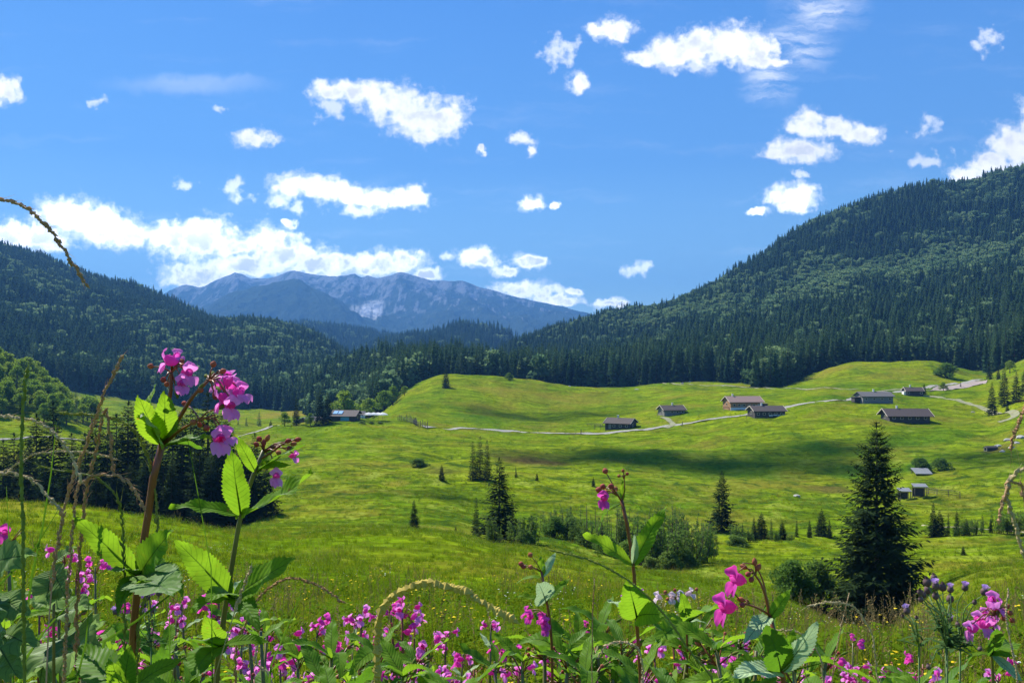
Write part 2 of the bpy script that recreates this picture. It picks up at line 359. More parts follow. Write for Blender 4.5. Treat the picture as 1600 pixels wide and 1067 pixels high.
def build_world():
    w = bpy.data.worlds.new('World'); S.world = w; w.use_nodes = True
    w.cycles.sampling_method = 'MANUAL'; w.cycles.sample_map_resolution = 256
    nt = w.node_tree; nt.nodes.clear()
    out = N(nt, 'ShaderNodeOutputWorld'); bg = N(nt, 'ShaderNodeBackground', inp={'Strength': SKY_STR})
    L(nt, bg.outputs[0], out.inputs[0])
    sky = N(nt, 'ShaderNodeTexSky', sky_type='NISHITA', sun_disc=False, sun_elevation=R(SUN_EL), sun_rotation=R(SUN_AZ),
            air_density=1.0, dust_density=0.25, ozone_density=2.5, altitude=900)
    tint = mixc(nt, 1.0, sky.outputs[0], c4(*SKY_TINT), 'MULTIPLY')
    hs = N(nt, 'ShaderNodeHueSaturation', inp={'Saturation': SKY_SAT, 'Value': 1.0}); L(nt, tint, hs.inputs['Color'])
    tc = N(nt, 'ShaderNodeTexCoord'); sp = N(nt, 'ShaderNodeSeparateXYZ'); L(nt, tc.outputs['Generated'], sp.inputs[0])
    K = 1.0 / (SKY_STR * 2 ** EXPO)
    air = ramp(nt, sp.outputs[2], [(0.0, c4(0.95 * K, 1.35 * K, 1.30 * K)), (0.08, c4(0.50 * K, 0.90 * K, 1.15 * K)), (0.22, c4(0.20 * K, 0.48 * K, 0.97 * K)), (0.45, c4(0.10 * K, 0.31 * K, 0.87 * K))])
    blue = mixc(nt, 0.65, hs.outputs[0], air)
    yy = math_(nt, 'MAXIMUM', sp.outputs[1], 0.05)
    u = math_(nt, 'MULTIPLY_ADD', math_(nt, 'DIVIDE', sp.outputs[0], yy), 13.31, 8.0)
    v = math_(nt, 'MULTIPLY_ADD', math_(nt, 'DIVIDE', sp.outputs[2], yy), -13.31, 5.6)
    P = N(nt, 'ShaderNodeCombineXYZ'); L(nt, u, P.inputs[0]); L(nt, v, P.inputs[1]); P = P.outputs[0]
    def vm(op, a, b=None, c=None):
        n = N(nt, 'ShaderNodeVectorMath', operation=op); setin(nt, n.inputs[0], a)
        if b is not None: setin(nt, n.inputs[1], b)
        if c is not None: setin(nt, n.inputs[2], c)
        return n
    n1 = N(nt, 'ShaderNodeTexNoise', inp={'Scale': 2.4, 'Detail': 5.0, 'Roughness': 0.58}); L(nt, P, n1.inputs['Vector'])
    wv = vm('MULTIPLY_ADD', n1.outputs['Color'], (0.5, 0.34, 0.0), (-0.25, -0.17, 0.0)).outputs[0]
    Q = vm('ADD', P, wv).outputs[0]
    n2 = noise(nt, P, 5.0, 5, 0.52)
    n3 = noise(nt, P, 1.7, 5, 0.6)
    def field(bl):
        cur = None
        for (x, y, rx, ry) in bl:
            sx, sy = 100 / rx, 100 / ry
            q = vm('MULTIPLY_ADD', Q, (sx, sy, 0), (-x / 100 * sx, -y / 100 * sy, 0)).outputs[0]
            d = vm('LENGTH', q).outputs['Value']
            cur = d if cur is None else math_(nt, 'SMOOTH_MIN', cur, d, 0.35)
        return cur
    def sstep(x, a, b):
        n = N(nt, 'ShaderNodeMapRange', interpolation_type='SMOOTHSTEP', inp={1: a, 2: b, 3: 0.0, 4: 1.0}); L(nt, x, n.inputs[0]); return n.outputs[0]
    strong = [(520,142,34,18),(560,143,45,20),(612,160,55,28),(655,182,58,36),(695,186,36,32),(665,212,24,12),
      (1008,92,32,12),(1050,86,42,22),(1100,74,52,33),(1150,72,52,34),(1188,82,28,28),(1200,100,30,12),
      (965,48,32,20),(938,48,24,12),(904,130,17,18),(400,217,34,14),
      (455,288,30,18),(492,292,46,20),(540,303,50,20),(590,312,44,16),(640,308,34,18),
      (92,335,42,28),(142,346,58,30),(192,364,54,25),(262,372,44,26),(312,374,68,34),(372,388,44,16),(424,382,38,26),(60,372,64,22),(15,368,50,24),
      (440,402,54,26),(510,414,74,24),(592,412,64,22),(640,405,28,16),(322,428,74,24),(384,418,64,20),(290,440,44,14),(670,430,24,13),
      (745,402,34,17),(790,422,22,11),(830,406,28,12),(820,453,58,15),(872,468,38,9),(895,455,14,7),
      (812,217,21,12),(828,240,10,12),(753,233,7,5),(832,318,17,12),(868,324,12,8),
      (1250,236,52,20),(1220,240,28,13),(1262,194,36,22),(1318,203,30,20),(1346,212,36,14),(1238,308,40,23),(1185,331,17,5),
      (1592,230,52,38),(1545,256,42,24),(1510,272,26,11),(1640,210,60,50),(6,140,24,20),(455,352,12,9),(950,475,28,9)]
    f = field(strong)
    amp = math_(nt, 'MULTIPLY', math_(nt, 'SUBTRACT', n2, 0.47), 1.7)
    e = math_(nt, 'SUBTRACT', 1.0, math_(nt, 'ADD', f, amp))
    a1 = sstep(e, -0.25, 0.50)
    weak = [(440,312,34,28),(515,165,26,24),(870,85,30,28),(880,70,22,14),(1075,104,34,14),(365,295,20,22),(287,288,18,10),(150,157,20,9),(1450,195,26,18),
      (995,425,20,13),(700,398,16,9),(1250,272,18,8),(1545,65,26,22),(1450,250,40,14),(560,330,40,14),(345,170,16,8),(480,375,22,9)]
    fw = field(weak)
    ew = math_(nt, 'SUBTRACT', 1.0, math_(nt, 'ADD', fw, math_(nt, 'MULTIPLY', math_(nt, 'SUBTRACT', n2, 0.52), 3.4)))
    n4 = noise(nt, vm('ADD', P, (7.3, 2.1, 0)).outputs[0], 3.2, 7, 0.66)
    e2 = math_(nt, 'SUBTRACT', 1.30, math_(nt, 'ADD', f, math_(nt, 'MULTIPLY', math_(nt, 'SUBTRACT', n4, 0.5), 3.2)))
    a6 = math_(nt, 'MULTIPLY', sstep(e2, 0.0, 1.1), 0.50)
    a2 = math_(nt, 'MULTIPLY', sstep(ew, 0.0, 1.0), 0.62)
    # thin cirrus veils: stretched noise inside broad areas
    mp = N(nt, 'ShaderNodeMapping', inp={'Rotation': (0, 0, R(38)), 'Scale': (0.9, 5.0, 1)}); L(nt, Q, mp.inputs[0])
    st = noise(nt, mp.outputs[0], 1.1, 5, 0.6)
    cir = field([(1285,15,75,45),(1245,70,62,46),(1205,130,50,40)])
    a3 = math_(nt, 'MULTIPLY', math_(nt, 'MULTIPLY', sstep(cir, 1.25, 0.1), sstep(st, 0.34, 0.72)), 0.62)
    mp2 = N(nt, 'ShaderNodeMapping', inp={'Scale': (0.35, 2.6, 1), 'Rotation': (0, 0, R(-6))}); L(nt, Q, mp2.inputs[0])
    st2 = noise(nt, mp2.outputs[0], 1.0, 5, 0.6)
    a4 = math_(nt, 'MULTIPLY', sstep(st2, 0.52, 0.9), 0.13)
    cir2 = field([(300,132,130,16)])
    a5 = math_(nt, 'MULTIPLY', sstep(cir2, 1.3, 0.1), 0.17)
    al = math_(nt, 'MAXIMUM', math_(nt, 'MAXIMUM', math_(nt, 'MAXIMUM', a1, a6), a2), math_(nt, 'MAXIMUM', a3, math_(nt, 'ADD', a4, a5)))
    # cloud body: bright, greyer bellies in thick low clouds
    shn = noise(nt, vm('ADD', P, (3.0, 0.12, 0)).outputs[0], 3.0, 5, 0.55)
    low = sstep(v, 3.0, 4.1)
    thick = sstep(e, 0.22, 0.62)
    sh = math_(nt, 'MULTIPLY', math_(nt, 'MULTIPLY', sstep(shn, 0.36, 0.60), low), thick)
    lowc = mixc(nt, sh, c4(CLOUD * 1.0, CLOUD * 1.0, CLOUD * 1.03), c4(CLOUD * 0.46, CLOUD * 0.48, CLOUD * 0.51))
    hin = mixc(nt, math_(nt, 'MULTIPLY', sstep(shn, 0.40, 0.68), thick), c4(1.55 * K, 1.53 * K, 1.5 * K), c4(1.0 * K, 1.03 * K, 1.08 * K))
    cc = mixc(nt, sstep(v, 2.4, 3.6), hin, lowc)
    colr = mixc(nt, al, blue, cc)
    front = math_(nt, 'GREATER_THAN', sp.outputs[1], 0.08)
    L(nt, mixc(nt, front, blue, colr), bg.inputs[0])
build_world()

# ------------------------------------------------------------------ ground
def attr(me, name, vals):
    a = me.attributes.new(name, 'FLOAT', 'POINT'); a.data.foreach_set('value', np.asarray(vals, dtype=np.float32).ravel())
def ell(X, Y, px, py, rpx, rD, soft=0.6):
    c = hit(px, py); rx = rpx / F * c.y
    d = np.sqrt(((X - c.x) / rx) ** 2 + ((Y - c.y) / rD) ** 2) + fbm(X / 12, Y / 12, 3, 77) * 0.9
    return np.clip((1 - d) / soft, 0, 1)

def build_ground():
    Ys = np.concatenate([[-60, -40, -25, -15, -9, -5, -2.5, -1, 0], np.geomspace(0.5, 4000, 560)])
    t0 = np.linspace(-0.66, 0.66, 520)
    ex = 0.66 + np.cumsum(np.geomspace(0.004, 0.25, 40))
    T = np.concatenate([-ex[::-1], t0, ex])
    YY, TT = np.meshgrid(Ys, T, indexing='ij')
    XX = TT * (np.where(YY > 0, YY, np.abs(YY) * 0.6) + 6.0)
    ZZ = H(XX, YY)
    ny, nx = XX.shape
    V = np.stack([XX, YY, ZZ], -1).reshape(-1, 3)
    idx = np.arange(ny * nx).reshape(ny, nx)
    Q = np.stack([idx[:-1, :-1], idx[:-1, 1:], idx[1:, 1:], idx[1:, :-1]], -1).reshape(-1, 4)
    m, nt, out = mat('meadow_ground')
    tc = N(nt, 'ShaderNodeTexCoord'); ob = tc.outputs['Object']
    def at(n): return N(nt, 'ShaderNodeAttribute', attribute_name=n).outputs['Fac']
    mpw = N(nt, 'ShaderNodeMapping', inp={'Scale': (1, 0.55, 1)}); L(nt, ob, mpw.inputs[0])
    nA = noise(nt, mpw.outputs[0], 0.018, 4, 0.6, 0.6); nB = noise(nt, mpw.outputs[0], 0.09, 4, 0.6, 0.8); nC = noise(nt, ob, 0.7, 4, 0.65); nD = noise(nt, ob, 5.0, 3, 0.7)
    g1 = ramp(nt, nA, [(0.34, c4(0.055, 0.120, 0.004)), (0.5, c4(0.120, 0.175, 0.004)), (0.62, c4(0.180, 0.215, 0.006))])
    g2 = ramp(nt, nB, [(0.32, c4(0.055, 0.105, 0.005)), (0.5, c4(0.110, 0.170, 0.004)), (0.66, c4(0.175, 0.205, 0.007))])
    b = mixc(nt, 0.5, g1, g2)
    mt = N(nt, 'ShaderNodeMapping', inp={'Scale': (0.06, 0.35, 0.5), 'Rotation': (0, 0, R(12))}); L(nt, ob, mt.inputs[0])
    nT = noise(nt, mt.outputs[0], 1.0, 4, 0.6, 0.5)
    b = mixc(nt, 1.0, b, ramp(nt, nT, [(0.32, 0.50), (0.5, 1.0), (0.66, 1.35)]), 'MULTIPLY')
    nE = noise(nt, ob, 0.045, 4, 0.65, 0.4)
    b = mixc(nt, ramp(nt, nE, [(0.50, 0.0), (0.66, 0.75)]), b, mixc(nt, nC, c4(0.20, 0.17, 0.02), c4(0.11, 0.115, 0.015)))
    b = mixc(nt, ramp(nt, nE, [(0.30, 0.8), (0.43, 0.0)]), b, c4(0.050, 0.095, 0.008))
    nM = noise(nt, ob, 0.16, 5, 0.7, 0.6)
    b = mixc(nt, math_(nt, 'MULTIPLY', ramp(nt, nM, [(0.38, 1.0), (0.49, 0.0)]), at('marsh')), b, c4(0.030, 0.065, 0.008))
    b = mixc(nt, math_(nt, 'MULTIPLY', ramp(nt, nM, [(0.54, 0.0), (0.64, 0.85)]), at('marsh')), b, c4(0.20, 0.245, 0.03))
    b = mixc(nt, at('dry'), b, mixc(nt, nB, c4(0.15, 0.13, 0.012), c4(0.23, 0.19, 0.03)))
    b = mixc(nt, at('heath'), b, mixc(nt, nC, c4(0.045, 0.040, 0.012), c4(0.16, 0.12, 0.03)))
    b = mixc(nt, math_(nt, 'MULTIPLY', at('cloud_shade'), 0.85), b, c4(0.032, 0.098, 0.006))  # cloud shade painted into the meadow colour as darker green
    fC = ramp(nt, nC, [(0.25, 0.55), (0.5, 1.0), (0.75, 1.35)])
    b = mixc(nt, 1.0, b, fC, 'MULTIPLY')
    fD = ramp(nt, nD, [(0.25, 0.6), (0.5, 1.0), (0.8, 1.3)])
    b = mixc(nt, 1.0, b, fD, 'MULTIPLY')
    ff = mixc(nt, nC, c4(0.018, 0.030, 0.012), c4(0.045, 0.06, 0.022))
    b = mixc(nt, at('forest'), b, ff)
    d = N(nt, 'ShaderNodeBsdfDiffuse'); L(nt, b, d.inputs[0])
    hsum = math_(nt, 'ADD', math_(nt, 'MULTIPLY', nC, 0.5), math_(nt, 'ADD', math_(nt, 'MULTIPLY', nD, 0.08), math_(nt, 'MULTIPLY', nB, 2.2)))
    bn = N(nt, 'ShaderNodeBump', inp={'Strength': 0.8, 'Distance': 0.8}); L(nt, hsum, bn.inputs['Height']); L(nt, bn.outputs[0], d.inputs['Normal'])
    L(nt, d.outputs[0], out.inputs[0])
    me = mesh_np('ground', V, Q, m, smooth=True)
    X, Y = V[:, 0], V[:, 1]
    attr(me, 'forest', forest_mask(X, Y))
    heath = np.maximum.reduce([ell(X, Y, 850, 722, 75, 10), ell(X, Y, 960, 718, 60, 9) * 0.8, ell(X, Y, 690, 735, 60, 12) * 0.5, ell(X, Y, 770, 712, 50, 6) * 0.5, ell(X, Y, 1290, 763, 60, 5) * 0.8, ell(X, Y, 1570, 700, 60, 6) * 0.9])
    cloud_shade = np.maximum.reduce([ell(X, Y, 1000, 715, 150, 22, 0.9), ell(X, Y, 1160, 725, 170, 26, 0.9), ell(X, Y, 1290, 700, 120, 20, 0.9), ell(X, Y, 1350, 740, 140, 12) * 0.7, ell(X, Y, 760, 655, 90, 16) * 0.6, ell(X, Y, 1080, 645, 60, 10) * 0.7, ell(X, Y, 1430, 690, 130, 14) * 0.6])  # patches where the painted cloud shade darkens the grass
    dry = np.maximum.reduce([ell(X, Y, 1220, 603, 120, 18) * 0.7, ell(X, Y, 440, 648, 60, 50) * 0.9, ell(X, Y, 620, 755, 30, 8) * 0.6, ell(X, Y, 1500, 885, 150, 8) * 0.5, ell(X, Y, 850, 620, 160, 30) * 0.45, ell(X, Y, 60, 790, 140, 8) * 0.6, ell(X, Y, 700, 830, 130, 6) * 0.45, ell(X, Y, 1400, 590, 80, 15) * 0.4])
    attr(me, 'marsh', np.clip((Y - 50) / 30, 0, 1) * np.clip((330 - Y) / 120, 0.35, 1) * 0.9); attr(me, 'heath', heath); attr(me, 'cloud_shade', cloud_shade); attr(me, 'dry', dry)
    o = link(bpy.data.objects.new('ground', me)); tag(o, 'rolling green alpine meadow running down into the valley and up the hills', 'ground', kind='structure')
build_ground()

# ------------------------------------------------------------------ far mountains
def build_mountains():
    rows = {
     4300: [(-900, 560), (2500, 560)],
     4700: [(-900, 545), (200, 535), (310, 512), (400, 492), (470, 485), (540, 505), (600, 528), (800, 535), (1000, 545), (2500, 550)],
     5200: [(-900, 540), (230, 500), (310, 489), (350, 463), (400, 450), (440, 440), (460, 437), (480, 447), (510, 464), (540, 484), (570, 503), (640, 515), (760, 512), (900, 518), (1100, 540), (2500, 550)],
     5800: [(-900, 540), (265, 490), (380, 478), (460, 468), (540, 483), (600, 494), (640, 489), (760, 491), (900, 508), (1100, 530), (2500, 550)],
     6400: [(-900, 540), (265, 480), (372, 460), (460, 452), (540, 456), (575, 472), (628, 455), (690, 463), (750, 472), (860, 492), (930, 508), (1100, 525), (2500, 550)],
     7000: [(-900, 560), (0, 540), (200, 490), (240, 470), (268, 455), (290, 446), (312, 450), (345, 437), (372, 428), (395, 436), (425, 434), (455, 427), (490, 430), (530, 434), (553, 431), (565, 437), (575, 433), (590, 437), (612, 433), (628, 427), (655, 433), (690, 440), (720, 440), (750, 450), (800, 463), (860, 475), (908, 487), (1000, 510), (1200, 540), (2500, 560)],
     7500: [(-900, 560), (200, 500), (372, 452), (628, 452), (800, 482), (1000, 520), (2500, 560)],
     8600: [(-900, 562), (2500, 562)]}
    ds = np.array(sorted(rows)); pxs = np.linspace(-900, 2500, 1500)
    tab = np.array([(pchip([p for p, _ in rows[d]], [y for _, y in rows[d]], pxs) - HY) / F * d for d in ds])
    Yv = np.concatenate([np.linspace(4300, 7000, 260), np.linspace(7015, 8600, 50)])
    Z = CZ - pchip(ds.astype(float), tab, Yv)
    PX, YY = np.meshgrid(pxs, Yv); XX = (PX - 800) / F * YY
    rd = np.minimum(np.abs(YY - 7000) / 450, 1) * 0.93 + 0.07
    rd = np.minimum(rd, np.minimum(np.abs(YY - 5200) / 300, 1) * 0.9 + 0.1 + (PX > 590) * 1.0)
    rdg = 0
    am = 1.0
    for i in range(5):
        s = 420 / 2 ** i
        rdg = rdg + am * (0.5 - 2 * np.abs(vnoise(XX / s + 0.35 * YY / s + 31 * i, YY / (s * 2.0) + 7 * i, 50 + i))); am *= 0.52
    amp = np.clip((Z - CZ + 20) / 250, 0, 1)
    Z = Z + rdg * 85 * rd * amp + fbm(XX / 60, YY / 60, 3, 9) * 22 * amp * (0.25 + 0.75 * rd)
    V = np.stack([XX, YY, Z], -1).reshape(-1, 3)
    ny, nx = XX.shape; idx = np.arange(ny * nx).reshape(ny, nx)
    Q = np.stack([idx[:-1, :-1], idx[:-1, 1:], idx[1:, 1:], idx[1:, :-1]], -1).reshape(-1, 4)
    m, nt, out = mat('mountain_rock')
    tc = N(nt, 'ShaderNodeTexCoord'); ob = tc.outputs['Object']
    mp = N(nt, 'ShaderNodeMapping', inp={'Scale': (1.3, 0.3, 0.30), 'Rotation': (0, R(14), 0)}); L(nt, ob, mp.inputs[0])
    n1 = noise(nt, mp.outputs[0], 0.012, 6, 0.65); n2 = noise(nt, ob, 0.05, 4, 0.7)
    at = lambda n: N(nt, 'ShaderNodeAttribute', attribute_name=n).outputs['Fac']
    veg = mixc(nt, n2, c4(0.018, 0.034, 0.020), c4(0.055, 0.078, 0.045))
    rock = mixc(nt, n2, c4(0.10, 0.11, 0.115), c4(0.28, 0.295, 0.305))
    k = math_(nt, 'SUBTRACT', math_(nt, 'ADD', n1, math_(nt, 'MULTIPLY', at('height'), 0.20)), math_(nt, 'MULTIPLY', at('wooded'), 0.16))
    kk = ramp(nt, k, [(0.565, 0.0), (0.66, 1.0)])
    b = mixc(nt, kk, veg, rock)
    b = mixc(nt, at('scree'), b, mixc(nt, n1, c4(0.42, 0.43, 0.44), c4(0.78, 0.79, 0.80)))
    d = N(nt, 'ShaderNodeBsdfDiffuse'); L(nt, b, d.inputs[0])
    bn = N(nt, 'ShaderNodeBump', inp={'Strength': 1.0, 'Distance': 30.0}); L(nt, math_(nt, 'ADD', n1, math_(nt, 'MULTIPLY', n2, 0.35)), bn.inputs['Height']); L(nt, bn.outputs[0], d.inputs['Normal'])
    L(nt, d.outputs[0], out.inputs[0])
    me = mesh_np('mountain', V, Q, m, smooth=True)
    X, Y = V[:, 0], V[:, 1]; yp = HY - F * (V[:, 2] - CZ) / Y; px = 800 + F * X / Y
    attr(me, 'height', np.clip((V[:, 2] - 330) / 400, -0.5, 1))
    attr(me, 'wooded', (Y < 5650) * (px < 600) * 1.0)
    # scree fan below the main summit: a slanting apron
    c = ((545 + 50 * np.clip((500 - yp) / 32, 0, 1)) + 8)
    sc = np.clip(1.6 - np.abs(px - (574 + (487 - yp) * 0.62)) / 16 + fbm(px / 5, yp / 26, 3, 4) * 1.6, 0, 1) * np.clip(1 - np.abs(yp - 485) / 16, 0, 1) ** 0.4 * (Y > 5300) * (Y < 6900)
    attr(me, 'scree', sc)
    o = link(bpy.data.objects.new('mountain', me)); tag(o, 'rocky blue mountain range with a pale scree fan closing the valley', 'mountain', kind='structure')
build_mountains()

# ------------------------------------------------------------------ haze
def build_haze():
    m, nt, out = mat('haze')
    pv = N(nt, 'ShaderNodeVolumePrincipled', inp={'Density': HAZE_D, 'Anisotropy': 0.2, 'Color': c4(*HAZE_C)})
    L(nt, pv.outputs[0], out.inputs['Volume'])
    b = MB(); b.box((0, 4300, 340), (24000, 9000, 1000)); o = b.build('haze', m)
    o.data.materials[0] = m
    tag(o, 'thin blue summer haze lying in the whole valley', 'haze', kind='stuff')
if HAZE_D > 0: build_haze()

# ------------------------------------------------------------------ small clouds overhead (above the frame) that shade the meadow
def overhead_clouds():
    import bmesh
    m, nt, out = mat('cloud_white'); d = N(nt, 'ShaderNodeBsdfDiffuse', inp={'Color': c4(.85, .86, .88)}); t = N(nt, 'ShaderNodeBsdfTranslucent', inp={'Color': c4(.85, .86, .88)})
    mx = N(nt, 'ShaderNodeMixShader', inp={0: .4}); L(nt, d.outputs[0], mx.inputs[1]); L(nt, t.outputs[0], mx.inputs[2])
    tr = N(nt, 'ShaderNodeBsdfTransparent'); m2 = N(nt, 'ShaderNodeMixShader', inp={0: .86}); L(nt, mx.outputs[0], m2.inputs[1]); L(nt, tr.outputs[0], m2.inputs[2]); L(nt, m2.outputs[0], out.inputs[0])
    g = np.random.default_rng(2); hz = 1000.0
    off = Vector((dirv.x, dirv.y, dirv.z)) / dirv.z
    def cl(px, py, rx, ry, n, lab):
        c = hit(px, py, d0=150); q = c + off * (hz - c.z); bm = bmesh.new()
        for i in range(n):
            a = g.uniform(0, 6.28); k = math.sqrt(g.random()); r = g.uniform(.28, .5); mt = Matrix.Translation((math.cos(a) * k * rx * .75, math.sin(a) * k * ry * .75, g.uniform(-2, 6))) @ Matrix.Diagonal((rx * r, ry * r * 1.15, (rx + ry) * .22 * r * 1.6, 1))
            bmesh.ops.create_icosphere(bm, subdivisions=3, radius=1, matrix=mt)
        for v in bm.verts:
            x, y = v.co.x / 7, v.co.y / 7; f = 1 + .5 * float(vnoise(x, y + v.co.z / 9, 8)) + .3 * float(vnoise(x * 2.3, y * 2.3, 9)); v.co.x *= f; v.co.y *= f; v.co.z *= f
        me = bpy.data.meshes.new('cloud'); bm.to_mesh(me); bm.free(); me.materials.append(m); o = link(bpy.data.objects.new('cloud', me)); o.location = q; tag(o, lab, 'cloud', kind='structure')
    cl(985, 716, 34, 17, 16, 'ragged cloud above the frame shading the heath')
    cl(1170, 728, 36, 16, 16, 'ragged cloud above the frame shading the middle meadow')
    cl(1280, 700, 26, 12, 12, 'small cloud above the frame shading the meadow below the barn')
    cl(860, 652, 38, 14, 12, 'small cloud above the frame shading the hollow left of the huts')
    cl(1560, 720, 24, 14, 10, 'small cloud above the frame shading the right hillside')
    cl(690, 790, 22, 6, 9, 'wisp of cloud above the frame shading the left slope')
overhead_clouds()
# ------------------------------------------------------------------ foliage materials
M = {}
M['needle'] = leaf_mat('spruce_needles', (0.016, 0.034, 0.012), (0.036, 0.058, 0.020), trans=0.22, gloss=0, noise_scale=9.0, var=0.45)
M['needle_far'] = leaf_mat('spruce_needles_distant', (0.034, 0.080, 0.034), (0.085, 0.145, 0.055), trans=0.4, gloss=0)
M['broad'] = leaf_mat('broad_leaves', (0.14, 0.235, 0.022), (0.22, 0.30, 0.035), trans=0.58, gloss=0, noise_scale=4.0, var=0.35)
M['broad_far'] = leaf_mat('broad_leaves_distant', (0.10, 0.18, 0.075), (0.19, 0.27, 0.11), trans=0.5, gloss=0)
M['willow'] = leaf_mat('willow_leaves', (0.105, 0.195, 0.032), (0.175, 0.255, 0.05), trans=0.55, gloss=0, noise_scale=5.0, var=0.4)
M['bark'] = plain_mat('bark', (0.060, 0.045, 0.034), 0.95, 0.4, 6.0, bump=0.4)

def kites(B, Dv, Sv):
    n = len(B)
    V = np.stack([B, B + 0.42 * Dv + Sv, B + Dv, B + 0.42 * Dv - Sv], 1).reshape(-1, 3)
    return V, np.arange(n * 4).reshape(n, 4)
def unit(v): return v / (np.linalg.norm(v, axis=-1, keepdims=True) + 1e-9)

def spruce_kites(g, lev, nb, tw, spread=0.17, gap=0.0, base=0.05, kw=1.0, ragged=0.25, tf=1.0):
    """unit-height spruce: whorls of drooping branches, each carrying hanging sprays"""
    B, Dv, Sv = [], [], []
    for i in range(lev):
        z = base + (1 - base) * (i / lev) ** 0.92 + g.normal(0, 0.004)
        f = max(0.0, 1 - z)
        Lb = spread * (f ** 0.80) + 0.014
        ph = g.uniform(0, 6.28)
        for k in range(nb):
            if g.random() < gap: continue
            az = ph + 6.283 * k / nb + g.normal(0, 0.25)
            l = Lb * g.uniform(1 - ragged, 1 + ragged * 0.7)
            rise = 0.55 * (z ** 2.2) - 0.30 * (1 - z) + g.normal(0, 0.08)
            o = np.array([math.cos(az), math.sin(az), 0]); sd = np.array([-math.sin(az), math.cos(az), 0])
            p0 = np.array([0, 0, z])
            def at(s): return p0 + o * l * s + np.array([0, 0, l * (rise * s + 0.26 * s * s * s - 0.12 * s)])
            if tw <= 1:
                for s0, s1 in ((0.0, 1.0),):
                    a, b = at(s0), at(s1); B.append(a); Dv.append(b - a); Sv.append(sd * l * 0.34 * kw + np.array([0, 0, g.normal(0, 0.06) * l]))
                a = at(0.40); B.append(a); Dv.append(o * l * 0.35 + np.array([0, 0, -l * 0.62 - 0.012])); Sv.append(sd * l * 0.26 * kw)
            else:
                a, b = at(0), at(1); B.append(a); Dv.append(b - a); Sv.append(sd * l * 0.05)
                for j in range(tw):
                    s = 0.16 + 0.84 * (j + g.random()) / tw
                    for sg in (-1, 1):
                        a = at(s); tl = tf * l * (0.20 + 0.42 * (1 - s)) * g.uniform(0.7, 1.2)
                        dd = unit(o * g.uniform(0.35, 0.9) + sd * sg * g.uniform(0.6, 1.1) + np.array([0, 0, g.uniform(-0.75, 0.02)]))
                        B.append(a); Dv.append(dd * tl); w = unit(np.cross(dd, np.array([0, 0, 1.0])) + g.normal(0, 0.5, 3))
                        Sv.append(w * tl * 0.16 * kw)
    # leader
    for k in range(4):
        B.append(np.array([0, 0, 0.955])); a = g.uniform(0, 6.28); Dv.append(np.array([math.cos(a) * 0.004, math.sin(a) * 0.004, 0.05])); Sv.append(np.array([math.cos(a), math.sin(a), 0]) * 0.0045)
    return kites(np.array(B), np.array(Dv), np.array(Sv))

def trunk_mesh(name, r=0.011, h=0.97, bend=0.0):
    b = MB(); n = 7
    b.tube([(bend * math.sin(3 * i / n), 0, -0.02 + (h + 0.02) * i / n) for i in range(n + 1)], [r * (1.25 if i == 0 else 1) * (1 - 0.93 * i / n) for i in range(n + 1)], 7)
    return b.mesh(name, M['bark'], True)

SPR = {}
g = np.random.default_rng(11)
def mk_spruce(key, *a, matk='needle', **k):
    V, Q = spruce_kites(g, *a, **k)
    SPR[key] = mesh_np('spruce_crown', V, Q, M[matk])
mk_spruce('hero', 62, 8, 15, spread=0.262, gap=0.15, base=0.03, kw=0.85, ragged=0.42, tf=0.72)
mk_spruce('hi0', 44, 6, 6, spread=0.165, gap=0.10, base=0.05, kw=1.2, ragged=0.32)
mk_spruce('hi1', 42, 6, 6, spread=0.19, gap=0.14, base=0.10, kw=1.2, ragged=0.36)
mk_spruce('hi2', 46, 6, 6, spread=0.14, gap=0.10, base=0.07, kw=1.25, ragged=0.3)
mk_spruce('slim', 36, 6, 5, spread=0.10, gap=0.10, base=0.06, kw=1.4, ragged=0.3)
mk_spruce('small', 26, 7, 6, spread=0.27, gap=0.05, base=0.02, kw=1.3, ragged=0.25)
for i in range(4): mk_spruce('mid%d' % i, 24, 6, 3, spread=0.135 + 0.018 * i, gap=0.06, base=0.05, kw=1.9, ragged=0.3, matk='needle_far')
TRUNK = trunk_mesh('spruce_trunk'); TRUNK_FAT = trunk_mesh('spruce_trunk', 0.014)

def joined(name, parts, mats):
    V, Q, mi, off = [], [], [], 0
    for (v, q, m_) in parts:
        V.append(v); Q.append(q + off); mi.append(np.full(len(q), m_)); off += len(v)
    return mesh_np(name, np.concatenate(V), np.concatenate(Q), mats, mi=np.concatenate(mi))
def trunk_vq(r, h, n=5):
    a = np.arange(n) * 2 * math.pi / n
    bot = np.stack([np.cos(a) * r, np.sin(a) * r, np.full(n, -0.02)], -1); top = np.stack([np.cos(a) * r * .3, np.sin(a) * r * .3, np.full(n, h)], -1)
    return np.concatenate([bot, top]), np.array([[k, (k + 1) % n, n + (k + 1) % n, n + k] for k in range(n)])
# single-mesh far spruces (trunk inside the same mesh, too small in the photo to show parts)
FARSPR = []
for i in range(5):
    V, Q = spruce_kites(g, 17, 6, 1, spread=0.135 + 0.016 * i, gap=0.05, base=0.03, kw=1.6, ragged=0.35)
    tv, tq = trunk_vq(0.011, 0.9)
    FARSPR.append(joined('spruce_tree', [(V, Q, 0), (tv, tq, 1)], [M['needle_far'], M['bark']]))

